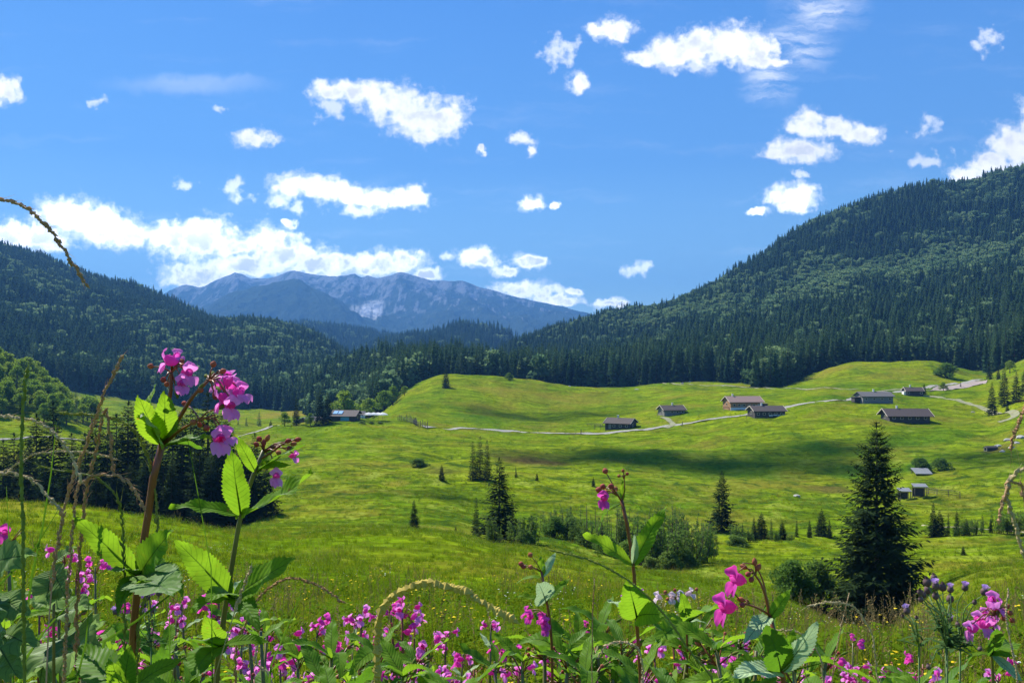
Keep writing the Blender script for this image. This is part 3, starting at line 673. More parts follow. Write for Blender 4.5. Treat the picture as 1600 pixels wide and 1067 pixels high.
def leaf_cloud(g, blobs, per, size, elong=1.0, inner=0.35):
    """leaf quads spread through a set of uneven blobs (cx,cy,cz,r)"""
    B, Dv, Sv = [], [], []
    for (cx, cy, cz, r) in blobs:
        n = max(4, int(per * (r / 0.12) ** 2))
        d = unit(g.normal(size=(n, 3))); rr = r * (inner + (1 - inner) * g.random((n, 1)) ** 0.45)
        rr *= 1 + 0.22 * np.sin(d[:, :1] * 7 + cx * 40) * np.cos(d[:, 2:3] * 6 + cy * 30)
        p = np.array([cx, cy, cz]) + d * rr * np.array([1, 1, 0.82])
        dd = unit(d * 0.5 + g.normal(size=(n, 3)) * 0.8 + np.array([0, 0, -0.15])); L_ = size * g.uniform(0.6, 1.35, (n, 1))
        s = unit(np.cross(dd, g.normal(size=(n, 3))))
        B.append(p - dd * L_ / 2); Dv.append(dd * L_); Sv.append(s * L_ * 0.42 / elong)
    return kites(np.concatenate(B), np.concatenate(Dv), np.concatenate(Sv))

def crown_blobs(g, n, rx, z0, z1, rb, taper=0.5):
    out = []
    for i in range(n):
        t = g.random(); z = z0 + (z1 - z0) * t
        w = rx * math.sin(math.pi * min(1, (0.18 + 0.82 * t) ** (taper + 0.25))) ** 0.6
        a = g.uniform(0, 6.28); q = math.sqrt(g.random()) * w
        out.append((math.cos(a) * q, math.sin(a) * q, z, rb * g.uniform(0.65, 1.25)))
    return out
def limb_mesh(name, g, blobs, r=0.022, zt=0.6, fork=0.25):
    b = MB(); b.tube([(0, 0, -0.02), (0.006, 0.004, fork), (0.0, 0.01, zt)], [r * 1.3, r, r * 0.4], 7)
    for (cx, cy, cz, rr) in blobs[:11]:
        z0 = min(cz * 0.75, g.uniform(fork * 0.7, zt))
        b.tube([(0.004, 0.004, z0), (cx * 0.5, cy * 0.5, z0 + (cz - z0) * 0.6), (cx, cy, cz)], [r * 0.5, r * 0.32, r * 0.12], 5)
    return b.mesh(name, M['bark'], True)
BRD = []
for i in range(4):
    bl = crown_blobs(g, 26 + 4 * i, 0.27 + 0.03 * i, 0.22, 0.90, 0.125)
    V, Q = leaf_cloud(g, bl, 85, 0.042)
    BRD.append((mesh_np('broadleaf_crown', V, Q, M['broad']), limb_mesh('broadleaf_trunk', g, bl)))
FARBRD = []
for i in range(4):
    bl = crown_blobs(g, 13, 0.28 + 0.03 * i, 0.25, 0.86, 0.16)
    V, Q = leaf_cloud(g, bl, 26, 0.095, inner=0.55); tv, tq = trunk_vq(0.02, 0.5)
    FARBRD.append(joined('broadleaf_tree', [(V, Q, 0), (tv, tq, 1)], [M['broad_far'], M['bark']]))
BSH = []          # round bushes
for i in range(3):
    bl = [(x, y, z * 0.72, r) for x, y, z, r in crown_blobs(g, 22, 0.42, 0.14, 0.95, 0.19, 0.3)]
    V, Q = leaf_cloud(g, bl, 90, 0.05)
    b = MB()
    for k in range(9):
        a = 6.28 * k / 9; b.tube([(0.03 * math.cos(a), 0.03 * math.sin(a), -0.03), (0.16 * math.cos(a), 0.16 * math.sin(a), 0.3), (0.3 * math.cos(a), 0.3 * math.sin(a), 0.55)], [0.014, 0.01, 0.004], 5)
    BSH.append((mesh_np('bush_foliage', V, Q, M['willow']), b.mesh('bush_stems', M['bark'], True)))
WIL = []          # upright willow scrub: many thin stems, leaves in columns
for i in range(3):
    bl = []; b = MB()
    for k in range(15):
        x, y = g.normal(0, 0.17, 2); hh = g.uniform(0.6, 1.0); lx, ly = g.normal(0, 0.06, 2)
        b.tube([(x * 0.6, y * 0.6, -0.03), (x, y, hh * 0.5), (x + lx, y + ly, hh)], [0.010, 0.007, 0.002], 5)
        for q in range(6):
            t = 0.22 + 0.78 * q / 6 + g.uniform(0, 0.08); bl.append((x + lx * t + g.normal(0, 0.02), y + ly * t + g.normal(0, 0.02), hh * min(t, 1), 0.075 * (1.25 - 0.7 * t) * g.uniform(.7, 1.2)))
    V, Q = leaf_cloud(g, bl, 150, 0.036, elong=1.5, inner=0.1)
    WIL.append((mesh_np('scrub_foliage', V, Q, M['willow']), b.mesh('scrub_stems', M['bark'], True)))

def tree(kind, crown_mesh, trunk_mesh_, loc, h, rz, label, cat='tree', group=None, wide=1.0, part='crown', part2='trunk'):
    r = empty(kind, loc, rz); tag(r, label, cat, group)
    r.scale = (h * wide, h * wide, h)
    c = link(bpy.data.objects.new(part, crown_mesh), r)
    t = link(bpy.data.objects.new(part2, trunk_mesh_), r)
    return r
def hgt(px, D, top):   # height so that the top reaches the photo row seen at that distance
    if D < 0: p = hit(px, -D, d0=80); D = p.y
    else: p = ground(px, D)
    return p, (ypix(p) - top) / F * D

def gn_scatter(name, pts, rot, scl, idx, protos, label, cat=None):
    """one object: instances of prototype meshes on points (uncountable growth)"""
    col = bpy.data.collections.new(name + '_protos')
    for i, me in enumerate(protos):
        o = bpy.data.objects.new('%s_%02d' % (me.name, i), me); col.objects.link(o)
    names = sorted(o.name for o in col.objects)
    me = bpy.data.meshes.new(name)
    pts = np.asarray(pts, np.float32); n = len(pts)
    me.vertices.add(n); me.vertices.foreach_set('co', pts.ravel())
    a = me.attributes.new('rot', 'FLOAT_VECTOR', 'POINT'); a.data.foreach_set('vector', np.asarray(rot, np.float32).ravel())
    a = me.attributes.new('scl', 'FLOAT_VECTOR', 'POINT'); s = np.asarray(scl, np.float32)
    if s.ndim == 1: s = np.repeat(s[:, None], 3, 1)
    a.data.foreach_set('vector', s.ravel())
    a = me.attributes.new('idx', 'INT', 'POINT'); a.data.foreach_set('value', np.asarray(idx, np.int32))
    o = link(bpy.data.objects.new(name, me))
    nt = bpy.data.node_groups.new(name, 'GeometryNodeTree')
    nt.interface.new_socket('Geometry', in_out='INPUT', socket_type='NodeSocketGeometry')
    nt.interface.new_socket('Geometry', in_out='OUTPUT', socket_type='NodeSocketGeometry')
    gi = nt.nodes.new('NodeGroupInput'); go = nt.nodes.new('NodeGroupOutput')
    ci = nt.nodes.new('GeometryNodeCollectionInfo'); ci.inputs['Collection'].default_value = col
    ci.inputs['Separate Children'].default_value = True; ci.inputs['Reset Children'].default_value = True
    ip = nt.nodes.new('GeometryNodeInstanceOnPoints'); ip.inputs['Pick Instance'].default_value = True
    def na(nm, t):
        k = nt.nodes.new('GeometryNodeInputNamedAttribute'); k.data_type = t; k.inputs['Name'].default_value = nm
        return [q for q in k.outputs if q.enabled and q.name == 'Attribute'][0]
    nt.links.new(gi.outputs[0], ip.inputs['Points']); nt.links.new(ci.outputs[0], ip.inputs['Instance'])
    nt.links.new(na('idx', 'INT'), ip.inputs['Instance Index'])
    nt.links.new(na('rot', 'FLOAT_VECTOR'), ip.inputs['Rotation']); nt.links.new(na('scl', 'FLOAT_VECTOR'), ip.inputs['Scale'])
    nt.links.new(ip.outputs[0], go.inputs[0])
    md = o.modifiers.new('growth', 'NODES'); md.node_group = nt
    tag(o, label, cat, kind='stuff')
    return o

# ------------------------------------------------------------------ the wooded hills
def jgrid(x0, x1, y0, y1, s, g):
    nx, ny = int((x1 - x0) / s), int((y1 - y0) / s)
    xx, yy = np.meshgrid(x0 + (np.arange(nx) + 0.5) * s, y0 + (np.arange(ny) + 0.5) * s)
    return (xx + g.uniform(-0.48, 0.48, xx.shape) * s).ravel(), (yy + g.uniform(-0.48, 0.48, xx.shape) * s).ravel()

def forest():
    g = np.random.default_rng(5)
    X1, Y1 = jgrid(-760, 800, 400, 760, 5.6, g)
    X2, Y2 = jgrid(-1000, 1000, 760, 1480, 5.9, g)
    X3, Y3 = jgrid(-700, 200, 1500, 2800, 11.0, g)
    X = np.concatenate([X1, X2, X3]); Y = np.concatenate([Y1, Y2, Y3])
    px = 800 + F * X / Y
    k = (px > -70) & (px < 1670) & (forest_mask(X, Y) > 0.5)
    k &= ~((Y < 600) & (px < 430))
    k &= ~((Y > 1290) & (Y < 1490) & (px > 760)) & ~((Y > 880) & (px > 560) & (px < 780) & (Y < 1480))
    X, Y, px = X[k], Y[k], px[k]
    Z = H(X, Y); yp = HY - F * (Z - CZ) / Y
    # steps of the tree line: the light clearings are the ground's own meadow
    n1 = fbm(X / 45, Y / 45, 3, 31); n2 = fbm(X / 130, Y / 130, 2, 41)
    pb = 0.025 + 0.06 * (n1 > 0.18)
    band = np.exp(-((yp - (532 - (px - 860) * 0.165)) / 34) ** 2) * (px > 850) * (Y > 640)
    pb = pb + band * np.clip(0.42 + n1 * 2.2, 0, .85) * np.clip((px - 850) / 250, 0.3, 1)
    pb = pb + (px > 1250) * (Y > 620) * (yp < 470) * (n1 > 0.10) * 0.35
    pb = pb + ((px < 560) & (Y > 640) & (Y < 1500)) * np.clip(n1 * 0.8 + n2 * 0.5 - 0.06, 0, 0.45)
    pb = pb + ((px > 380) & (px < 540) & (Y > 850) & (Y < 1500)) * 0.12
    pb = pb + ((px > 430) & (px < 680) & (Y < 600)) * 0.10
    br = g.random(len(X)) < pb
    hs = np.where(br, g.uniform(14, 21, len(X)), g.normal(20, 3.8, len(X)).clip(10, 29))
    edge = (Y - tree_line(px)) < 26
    hs = np.where(edge & ~br, hs * g.uniform(0.75, 1.1, len(X)), hs)
    hs = np.where(Y > 1500, hs * 1.15, np.where(Y > 900, hs * 0.78, hs))
    ra = g.uniform(0, 6.28, len(X))
    order = np.lexsort((Y,))
    taken = np.zeros(len(X), bool)
    size = hs / Y
    inframe = (px > 2) & (px < 1598)
    cand = np.argsort(-size)
    ns = nb = 0
    for i in cand:
        if not inframe[i] or Y[i] > 640: continue
        if br[i] and nb < 40: pass
        elif not br[i] and ns < 205: pass
        else: continue
        taken[i] = True
        loc = (X[i], Y[i], Z[i] - 0.2)
        if br[i]:
            nb += 1
            o = link(bpy.data.objects.new('broadleaf_tree', FARBRD[i % 4])); o.location = loc; o.rotation_euler = (0, 0, ra[i]); o.scale = (hs[i], hs[i], hs[i])
            tag(o, 'lighter green broadleaf tree among the dark spruces along the edge of the valley forest', 'tree', 'broadleaf trees along the forest edge')
        else:
            ns += 1
            w = g.uniform(0.95, 1.3)
            zone = 'in the forest edge on the left of the grassy knoll' if px[i] < 690 else ('in the forest edge behind the grassy knoll' if px[i] < 1130 else 'in the forest edge above the huts on the right')
            if px[i] < 690: zone = 'in the forest edge beyond the inn, left of the grassy knoll'
            o = tree('spruce_tree', SPR['mid%d' % (i % 4)], TRUNK, loc, hs[i], ra[i], 'tall dark spruce ' + zone, 'tree', 'spruces ' + zone, wide=w)
    r = ~taken
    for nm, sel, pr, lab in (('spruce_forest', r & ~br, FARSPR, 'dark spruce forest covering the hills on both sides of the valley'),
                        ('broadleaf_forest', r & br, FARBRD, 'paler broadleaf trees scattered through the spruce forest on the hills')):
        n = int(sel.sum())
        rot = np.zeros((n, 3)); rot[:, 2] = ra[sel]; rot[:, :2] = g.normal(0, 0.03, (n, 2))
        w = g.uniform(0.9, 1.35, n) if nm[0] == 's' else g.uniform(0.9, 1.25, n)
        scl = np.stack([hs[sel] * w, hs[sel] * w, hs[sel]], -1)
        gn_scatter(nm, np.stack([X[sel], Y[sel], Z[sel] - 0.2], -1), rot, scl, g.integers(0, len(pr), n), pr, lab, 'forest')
    print('forest', ns, nb, int(r.sum()))
forest()
# ------------------------------------------------------------------ trees standing on their own
def stand_alone():
    g = np.random.default_rng(21)
    def sp(px, D, top, key, label, group=None, wide=1.0, fat=False):
        p, h = hgt(px, D, top)
        return tree('spruce_tree', SPR[key], TRUNK_FAT if fat else TRUNK, p - Vector((0, 0, 0.15)), h, g.uniform(0, 6.28), label, 'tree', group, wide)
    def br(px, D, top, i, label, group=None, wide=1.0, cat='tree'):
        p, h = hgt(px, D, top)
        return tree('broadleaf_tree', BRD[i % 4][0], BRD[i % 4][1], p - Vector((0, 0, 0.1)), h, g.uniform(0, 6.28), label, cat, group, wide)
    def bush(px, D, top, i, label, wide=1.0, group=None, src=None, name='bush'):
        src = src or BSH
        p, h = hgt(px, D, top)
        return tree(name, src[i % 3][0], src[i % 3][1], p - Vector((0, 0, 0.08)), h, g.uniform(0, 6.28), label, 'bush', group, wide, 'foliage', 'stems')
    # hero spruce on the right
    sp(1370, 70, 655, 'hero', 'largest spruce in the meadow, black green and ragged, right of centre', fat=True)
    sp(780, 99, 712, 'hi1', 'tall dark spruce on the near knoll edge, willow scrub at its right foot', wide=1.45)
    sp(1128, 133, 733, 'hi1', 'dense cone shaped spruce above the alder thicket in the valley', wide=1.3)
    for px, t, q in ((739, 688, 'left tree of three'), (750, 680, 'tallest middle tree of three'), (761, 686, 'right tree of three')):
        sp(px, -751, t, 'slim', q + ' slim spruces grouped in the middle of the meadow', 'slim spruce trio in the meadow', wide=1.6)
    sp(690, -750, 724, 'small', 'small conical spruce just left of the slim spruce trio')
    sp(806, -745, 726, 'slim', 'small thin spruce just right of the slim spruce trio', wide=1.3)
    sp(839, -751, 737, 'small', 'tiny spruce beside the brown heath patch')
    sp(927, -760, 744, 'small', 'tiny lone spruce sapling on the lower meadow')
    sp(647, -826, 779, 'hi2', 'narrow juniper like conifer on the left slope of the valley', wide=1.6)
    sp(744, 101, 775, 'slim', 'pale thin young spruce left of the tall knoll spruce', wide=1.5)
    sp(800, 97, 778, 'hi2', 'short dark spruce at the right foot of the tall knoll spruce', wide=1.2)
    sp(712, 100, 820, 'small', 'knee high spruce sapling on the knoll rim')
    sp(498, 86, 820, 'small', 'small sapling alone on the near left meadow')
    sp(1505, 98, 850, 'small', 'small round spruce on the sunny field right of the largest spruce', wide=1.15)
    sp(697, -606, 574, 'small', 'lone spruce on top of the grassy knoll', wide=1.0)
    # left dark group standing beyond the near crest
    L1 = [(22, 138, 690), (57, 142, 660), (83, 135, 640), (112, 150, 690), (150, 134, 655), (168, 126, 690), (200, 131, 640), (216, 150, 640), (238, 124, 680), (270, 130, 668),
          (285, 122, 655), (298, 134, 638), (325, 130, 626), (350, 122, 655), (340, 116, 690), (372, 128, 700), (398, 121, 690), (416, 118, 735), (133, 128, 690), (255, 119, 705), (312, 117, 700), (384, 116, 715), (5, 126, 700), (45, 128, 705), (182, 140, 660), (228, 118, 715), (268, 116, 720), (330, 114, 715), (360, 113, 735), (205, 122, 725), (175, 121, 730), (398, 114, 745), (70, 122, 720), (110, 121, 715), (150, 120, 735)]
    for i, (px, D, t) in enumerate(L1):
        sp(px, D, t - 16 + 12 * (i > 24), ['hi0', 'hi1', 'hi2', 'hi0'][i % 4], 'tall dark spruce in the group standing below the near crest on the left', 'spruces below the near crest', wide=1.42 + 0.3 * (i % 3 == 0))
    for px, D, t in ((95, 150, 730), (15, 160, 720), (300, 150, 720)):
        br(px, D, t, 1, 'mid green broadleaf tree squeezed between the dark spruces on the left', 'broadleaf trees between the left spruces')
    # wooded slope at the left margin
    X, Y = jgrid(-245, -120, 262, 372, 6.2, g)
    px = 800 + F * X / Y; n = 0
    for i in range(len(X)):
        if not (-40 < px[i] < 148): continue
        yp = HY - F * (float(H(X[i], Y[i])) - CZ) / Y[i]
        if yp > 668 - 8 * g.random() - 12 * (px[i] < 60) or (Y[i] > 345 and px[i] > 90): continue
        h = g.uniform(6.5, 10.5); loc = (X[i], Y[i], float(H(X[i], Y[i])) - 0.1)
        if g.random() < 0.16:
            tree('spruce_tree', SPR['mid%d' % (i % 4)], TRUNK, loc, h * 1.25, g.uniform(0, 6), 'spruce rising from the leafy wood at the left margin', 'tree', 'spruces in the left leafy wood', 1.2)
        else:
            tree('broadleaf_tree', BRD[i % 4][0], BRD[i % 4][1], loc, h, g.uniform(0, 6), 'green broadleaf tree in the leafy wood on the slope at the left margin', 'tree', 'broadleaf trees in the left leafy wood', 1.15)
        n += 1
    # around the inn
    sp(463, 292, 619, 'hi2', 'dark slender spruce at the left end of the inn', wide=1.2)
    sp(500, 286, 608, 'hi0', 'tall dark spruce left of the pair in front of the inn', wide=1.3); sp(512, 288, 612, 'hi1', 'tall dark spruce right of the pair in front of the inn', wide=1.2)
    br(445, 296, 642, 0, 'round leafy tree left of the inn', wide=1.3); br(485, 287, 645, 2, 'small leafy tree in front of the inn gable', wide=1.2)
    sp(423, 330, 655, 'small', 'little spruce by the valley road left of the inn')
    for px, D, t, q in ((538, 335, 610, 'light green tree behind the inn roof'), (556, 345, 628, 'low pale tree behind the white parasols'), (576, 372, 620, 'feathery grey green tree at the foot of the grassy knoll'),
                     (600, 392, 608, 'pale feathery tree lowest on the knoll slope'), (614, 398, 603, 'bushy pale tree against the dark forest on the knoll slope'), (632, 408, 602, 'highest pale bushy tree on the left shoulder of the knoll')):
        br(px, D, t, px, q, wide=1.35)
    for px, D, t, q in ((385, 420, 650, 'far left'), (405, 430, 640, 'taller'), (372, 420, 652, 'lower')):
        sp(px, D, t, 'mid%d' % (px % 4), q + ' spruce by the yellow valley field', wide=1.3)
    # right slope
    sp(1550, 293, 596, 'hi0', 'dark spruce lowest on the right hillside below the curving track', wide=1.2)
    sp(1569, 304, 572, 'hi2', 'slender tall spruce on the right hillside', wide=1.3)
    sp(1588, 300, 580, 'hi0', 'broad dark spruce at the right margin of the hillside', wide=1.3)
    sp(1574, 284, 628, 'small', 'short spruce under the taller hillside spruces'); sp(1601, 310, 575, 'hi1', 'spruce cut by the right edge of the picture', wide=1.2)
    sp(1546, 400, 560, 'hi2', 'spruce at the end of the gravel yard', wide=1.3); sp(1560, 385, 572, 'hi0', 'spruce just right of the gravel yard end', wide=1.2)
    br(1578, 390, 562, 1, 'pale round tree behind the hillside spruces', wide=1.4)
    sp(1444, 352, 598, 'small', 'dark spruce leaning over the small hut by the road fork', wide=1.0); br(1474, 362, 596, 3, 'small round tree by the gravel yard', wide=1.3)
    sp(1501, 372, 595, 'slim', 'thin little spruce on the edge of the gravel yard', wide=1.8)
    bush(1480, -590, 562, 0, 'round dark bush below the forest on the upper right meadow', 1.3)
    bush(795, -594, 580, 1, 'round bush on top of the grassy knoll', 1.1)
    bush(654, -729, 711, 2, 'wide dark bush on the left meadow slope', 1.9)
    bush(1438, -737, 710, 0, 'dark bush beside the grey shed roof', 1.4); bush(1470, -736, 711, 1, 'dark bush right of the grey shed roof', 1.5)
    for px, D, t, q in ((579, 118, 806, 'grey leafy shrub on the left valley slope'), (594, 117, 800, 'taller grey shrub on the left valley slope'), (575, 122, 812, 'low shrub on the left valley slope')):
        bush(px, D, t, px, q, 0.9, src=WIL, name='willow_shrub')
    # scrub in the valley bottom
    for px, D, t, w, q in ((812, 93, 800, 1.0, 'tall thin willow scrub right of the knoll spruce'), (832, 96, 795, 1.0, 'outer willow scrub right of the knoll spruce'), (768, 95, 800, 0.8, 'willow scrub left of the knoll spruce trunk'),
                        (862, 112, 788, 1.15, 'dark round thicket left of the bare poles'), (884, 114, 783, 1.1, 'dark thicket beside the bare poles'), (905, 108, 800, 0.9, 'light scrub near the bare poles'),
                        (940, 106, 798, 1.0, 'thin scrub behind the balsam stem'), (975, 108, 785, 1.0, 'upright grey scrub behind the balsam flower'),
                        (1005, 96, 795, 1.0, 'big willow thicket at its left end'), (1032, 94, 800, 1.15, 'big willow thicket left of its middle'), (1058, 93, 805, 1.2, 'big willow thicket in its dark middle'), (1085, 95, 808, 1.0, 'big willow thicket right of its middle'), (1105, 98, 815, 0.9, 'big willow thicket at its right end'),
                        (1070, 108, 790, 1.0, 'back row willow left of the cone spruce'), (1040, 110, 782, 1.0, 'back row willow with pale tops'), (1150, 122, 812, 1.2, 'bush at the right foot of the cone spruce'), (1108, 122, 810, 1.1, 'bush at the left foot of the cone spruce')):
        bush(px, D, t, px, q, w, src=WIL, name='willow_thicket')
    bush(1236, 72, 862, 0, 'leafy grey green bush left of the largest spruce', 1.05); bush(1275, 73, 862, 1, 'darker upright bush touching the largest spruce', 0.85)
    bush(1222, 76, 888, 2, 'low bush at the left of the grey green pair', 1.0)
    for px, D, t, w, q in ((1016, 92, 862, 1.3, 'dark low bush at the left foot of the big willow thicket'), (1046, 91, 854, 1.3, 'dark low bush in front of the big willow thicket'), (1076, 92, 860, 1.3, 'dark low bush right of the middle of the big willow thicket'), (1098, 94, 866, 1.3, 'dark low bush at the right foot of the big willow thicket'),
                        (868, 110, 800, 1.0, 'round dark bush left of the bare stems'), (890, 111, 796, 1.0, 'second round dark bush left of the bare stems'), (912, 107, 822, 1.4, 'low bush at the foot of the bare stems'), (948, 103, 832, 1.6, 'low spreading bush below the bare stems'), (820, 92, 822, 1.1, 'low leafy bush right of the knoll spruce'), (985, 100, 836, 1.5, 'low leafy bush left of the big willow thicket'), (1150, 118, 830, 1.8, 'low spreading bush right of the cone spruce foot')):
        bush(px, D, t, px // 3, q, w)
    for px, t, q in ((566, 656, 'left end'), (580, 657, 'middle'), (594, 657, 'right end')):
        bush(px, -662, t, px, 'low dark hedge below the white parasols, ' + q, 2.6)
    # row of small firs along the brook, right
    for i, (px, D, t) in enumerate(((1190, 126, 798), (1205, 124, 808), (1178, 125, 806), (1222, 125, 812), (1245, 126, 808), (1265, 126, 810), (1284, 128, 793), (1160, 124, 815), (1296, 126, 810))):
        sp(px, D, t, ['small', 'slim', 'hi2'][i % 3], 'small fir in the row along the brook between the cone spruce and the largest spruce', 'small firs along the brook', wide=1.3)
    for i, (px, D, t) in enumerate(((1458, 122, 783), (1468, 122, 795), (1482, 122, 800), (1495, 123, 796), (1510, 122, 808), (1535, 123, 802), (1548, 122, 808))):
        sp(px, D, t, ['hi2', 'small', 'slim'][i % 3], 'small fir in the brook row right of the largest spruce', 'small firs along the brook at right', wide=1.25)
    for i, (px, D, t) in enumerate(((1505, 121, 808), (1525, 121, 805), (1560, 121, 795), (1575, 120, 800), (1592, 120, 790), (1608, 120, 792), (1170, 123, 822), (1212, 122, 825), (1235, 122, 828))):
        bush(px, D, t, i, 'low willow scrub between the small firs along the brook', 1.1, 'brook scrub', WIL, 'willow_scrub')
    # bare poles
    mb = MB()
    mb.tube([(0, 0, -0.05), (0.004, 0, 0.5), (0, 0.004, 1)], [0.012, 0.010, 0.006], 6)
    me = mb.mesh('bare_tree', M['bark'], True)
    me2 = None
    for i, px in enumerate((917, 925, 932, 941, 949, 956, 963, 970)):
        p, h = hgt(px, 104 + (i * 7) % 5, 790 + (i * 13) % 22)
        o = link(bpy.data.objects.new('bare_tree', me)); o.location = p; o.scale = (h * 0.9, h * 0.9, h); o.rotation_euler = (g.normal(0, .03), g.normal(0, .04), g.uniform(0, 6))
        tag(o, 'thin bare tree stem in the row of poles left of the big willow thicket', 'tree', 'bare thin stems')
stand_alone()

# ------------------------------------------------------------------ roads
M['gravel'] = plain_mat('gravel', (0.25, 0.24, 0.20), 0.95, 0.2, 2.0)
M['gravel_pink'] = plain_mat('yard_gravel', (0.28, 0.225, 0.19), 0.95, 0.15, 1.2)
M['track'] = plain_mat('worn_track', (0.20, 0.20, 0.10), 0.95, 0.25, 1.0)
def spline(pts, n):
    P = np.array(pts, float); t = np.concatenate([[0], np.cumsum(np.linalg.norm(np.diff(P, axis=0), axis=1))])
    return pchip(t, P, np.linspace(0, t[-1], n))
def road(name, pix, width, m, label, lift=0.16, nseg=None):
    pts = [hit(px, py, d0=d) if d else hit(px, py) for px, py, d in pix]
    P = spline([(p.x, p.y) for p in pts], nseg or 40 * len(pix))
    T = np.gradient(P, axis=0); T /= np.linalg.norm(T, axis=1, keepdims=True); Nn = np.stack([-T[:, 1], T[:, 0]], -1)
    w = np.linspace(-0.5, 0.5, 6)
    wd = width if not hasattr(width, '__len__') else np.interp(np.linspace(0, 1, len(P)), np.linspace(0, 1, len(width)), width)[:, None, None]
    jit = 1 + 0.10 * fbm(P[:, 0] / 4, P[:, 1] / 4, 2, 3)[:, None, None]
    G = P[:, None, :] + Nn[:, None, :] * w[None, :, None] * wd * jit
    Z = H(G[..., 0], G[..., 1]) + lift
    V = np.concatenate([G, Z[..., None]], -1); n, k = Z.shape
    idx = np.arange(n * k).reshape(n, k)
    Q = np.stack([idx[:-1, :-1], idx[:-1, 1:], idx[1:, 1:], idx[1:, :-1]], -1).reshape(-1, 4)
    o = link(bpy.data.objects.new(name, mesh_np(name, V.reshape(-1, 3), Q, m, True))); tag(o, label, 'road', kind='structure')
    return o
D0 = 230
road('road', [(662, 667, D0), (720, 669, D0), (800, 674, D0), (860, 677, D0), (910, 678, D0), (970, 674, D0), (1030, 668, D0), (1080, 661, D0), (1150, 651, D0), (1230, 637, D0), (1310, 625, D0), (1345, 621, D0), (1410, 612, D0), (1450, 606, D0), (1490, 600, D0), (1534, 593, D0)], 2.7, M['gravel'], 'pale gravel road curving across the meadow past the huts')
road('yard', [(1452, 611, D0), (1480, 606, D0), (1505, 603, D0), (1532, 596, D0)], [3, 8, 9, 6], M['gravel_pink'], 'pinkish gravel yard at the end of the road', lift=0.22)
road('path', [(1015, 599, 380), (1060, 601, 380), (1105, 603, 380), (1150, 604, 380), (1185, 607, 380), (1260, 609, 350), (1330, 609, 330), (1400, 609, 330), (1440, 608, 330)], 1.6, M['track'], 'pale path along the foot of the forest')
road('track', [(1440, 619, D0), (1468, 621, D0), (1500, 627, D0), (1530, 636, D0), (1556, 647, D0), (1575, 656, D0), (1560, 660, D0)], 2.4, M['track'], 'grassy track curving down the right hillside')
road('hut_track', [(1035, 652, D0), (1045, 657, D0), (1051, 662, D0), (1046, 667, D0), (1040, 669, D0)], 2.2, M['track'], 'short wheel track from the road to the hut', lift=0.20)
road('valley_road', [(372, 682, 250), (395, 676, 250), (415, 670, 250), (432, 664, 270)], 3.0, M['gravel'], 'valley road passing below the inn')
road('left_road', [(-60, 690, 220), (0, 687, 220), (40, 684, 220), (75, 683, 220), (110, 686, 220), (150, 690, 220)], 1.5, M['gravel'], 'pale road below the leafy wood on the left')
road('brook_bank', [(1440, 821, 100), (1480, 824, 100), (1530, 827, 100), (1600, 832, 100), (1680, 836, 100)], 0.7, plain_mat('bank_soil', (0.30, 0.26, 0.16), 0.95, 0.4, 1.0), 'pale bank of the brook on the right', lift=0.06)

# ------------------------------------------------------------------ huts
M['wood_dark'] = plain_mat('dark_weathered_wood', (0.060, 0.050, 0.045), 0.85, 0.4, 2.0, bump=0.3, stretch=(0.6, 0.6, 6))
M['wood_brown'] = plain_mat('brown_timber', (0.30, 0.16, 0.075), 0.8, 0.35, 2.0, bump=0.3, stretch=(0.6, 0.6, 7))
M['wood_grey'] = plain_mat('grey_timber', (0.20, 0.19, 0.17), 0.85, 0.3, 2.0, bump=0.3, stretch=(0.6, 0.6, 6))
M['plaster'] = plain_mat('white_plaster', (0.72, 0.71, 0.67), 0.9, 0.08, 1.5)
M['shingle_brown'] = plain_mat('brown_roof_shingles', (0.046, 0.032, 0.026), 0.8, 0.3, 3.0, bump=0.6, stretch=(1.2, 6, 6))
M['shingle_red'] = plain_mat('reddish_roof_shingles', (0.20, 0.13, 0.105), 0.8, 0.2, 3.0, bump=0.5, stretch=(1.2, 6, 6))
M['shingle_grey'] = plain_mat('grey_roof_shingles', (0.095, 0.088, 0.083), 0.8, 0.25, 3.0, bump=0.5, stretch=(1.2, 6, 6))
M['metal_roof'] = plain_mat('pale_metal_roof', (0.20, 0.205, 0.20), 0.5, 0.15, 1.5)
M['board'] = plain_mat('pale_barge_board', (0.50, 0.44, 0.36), 0.8, 0.2, 3.0)
M['stone'] = plain_mat('rough_stone', (0.33, 0.32, 0.29), 0.95, 0.35, 3.0, bump=0.6)
M['pane'] = plain_mat('window_glass', (0.02, 0.025, 0.03), 0.15, 0.2, 1.0)
M['teal'] = plain_mat('teal_awning_cloth', (0.10, 0.36, 0.45), 0.85, 0.1, 2.0)
M['solar'] = plain_mat('solar_glass', (0.25, 0.42, 0.60), 0.2, 0.1, 1.0)
M['cloth'] = leaf_mat('parasol_cloth', (0.75, 0.75, 0.73), (0.8, 0.8, 0.78), trans=0.35, gloss=0)
M['post'] = plain_mat('weathered_post', (0.14, 0.115, 0.09), 0.9, 0.35, 5.0, bump=0.3)

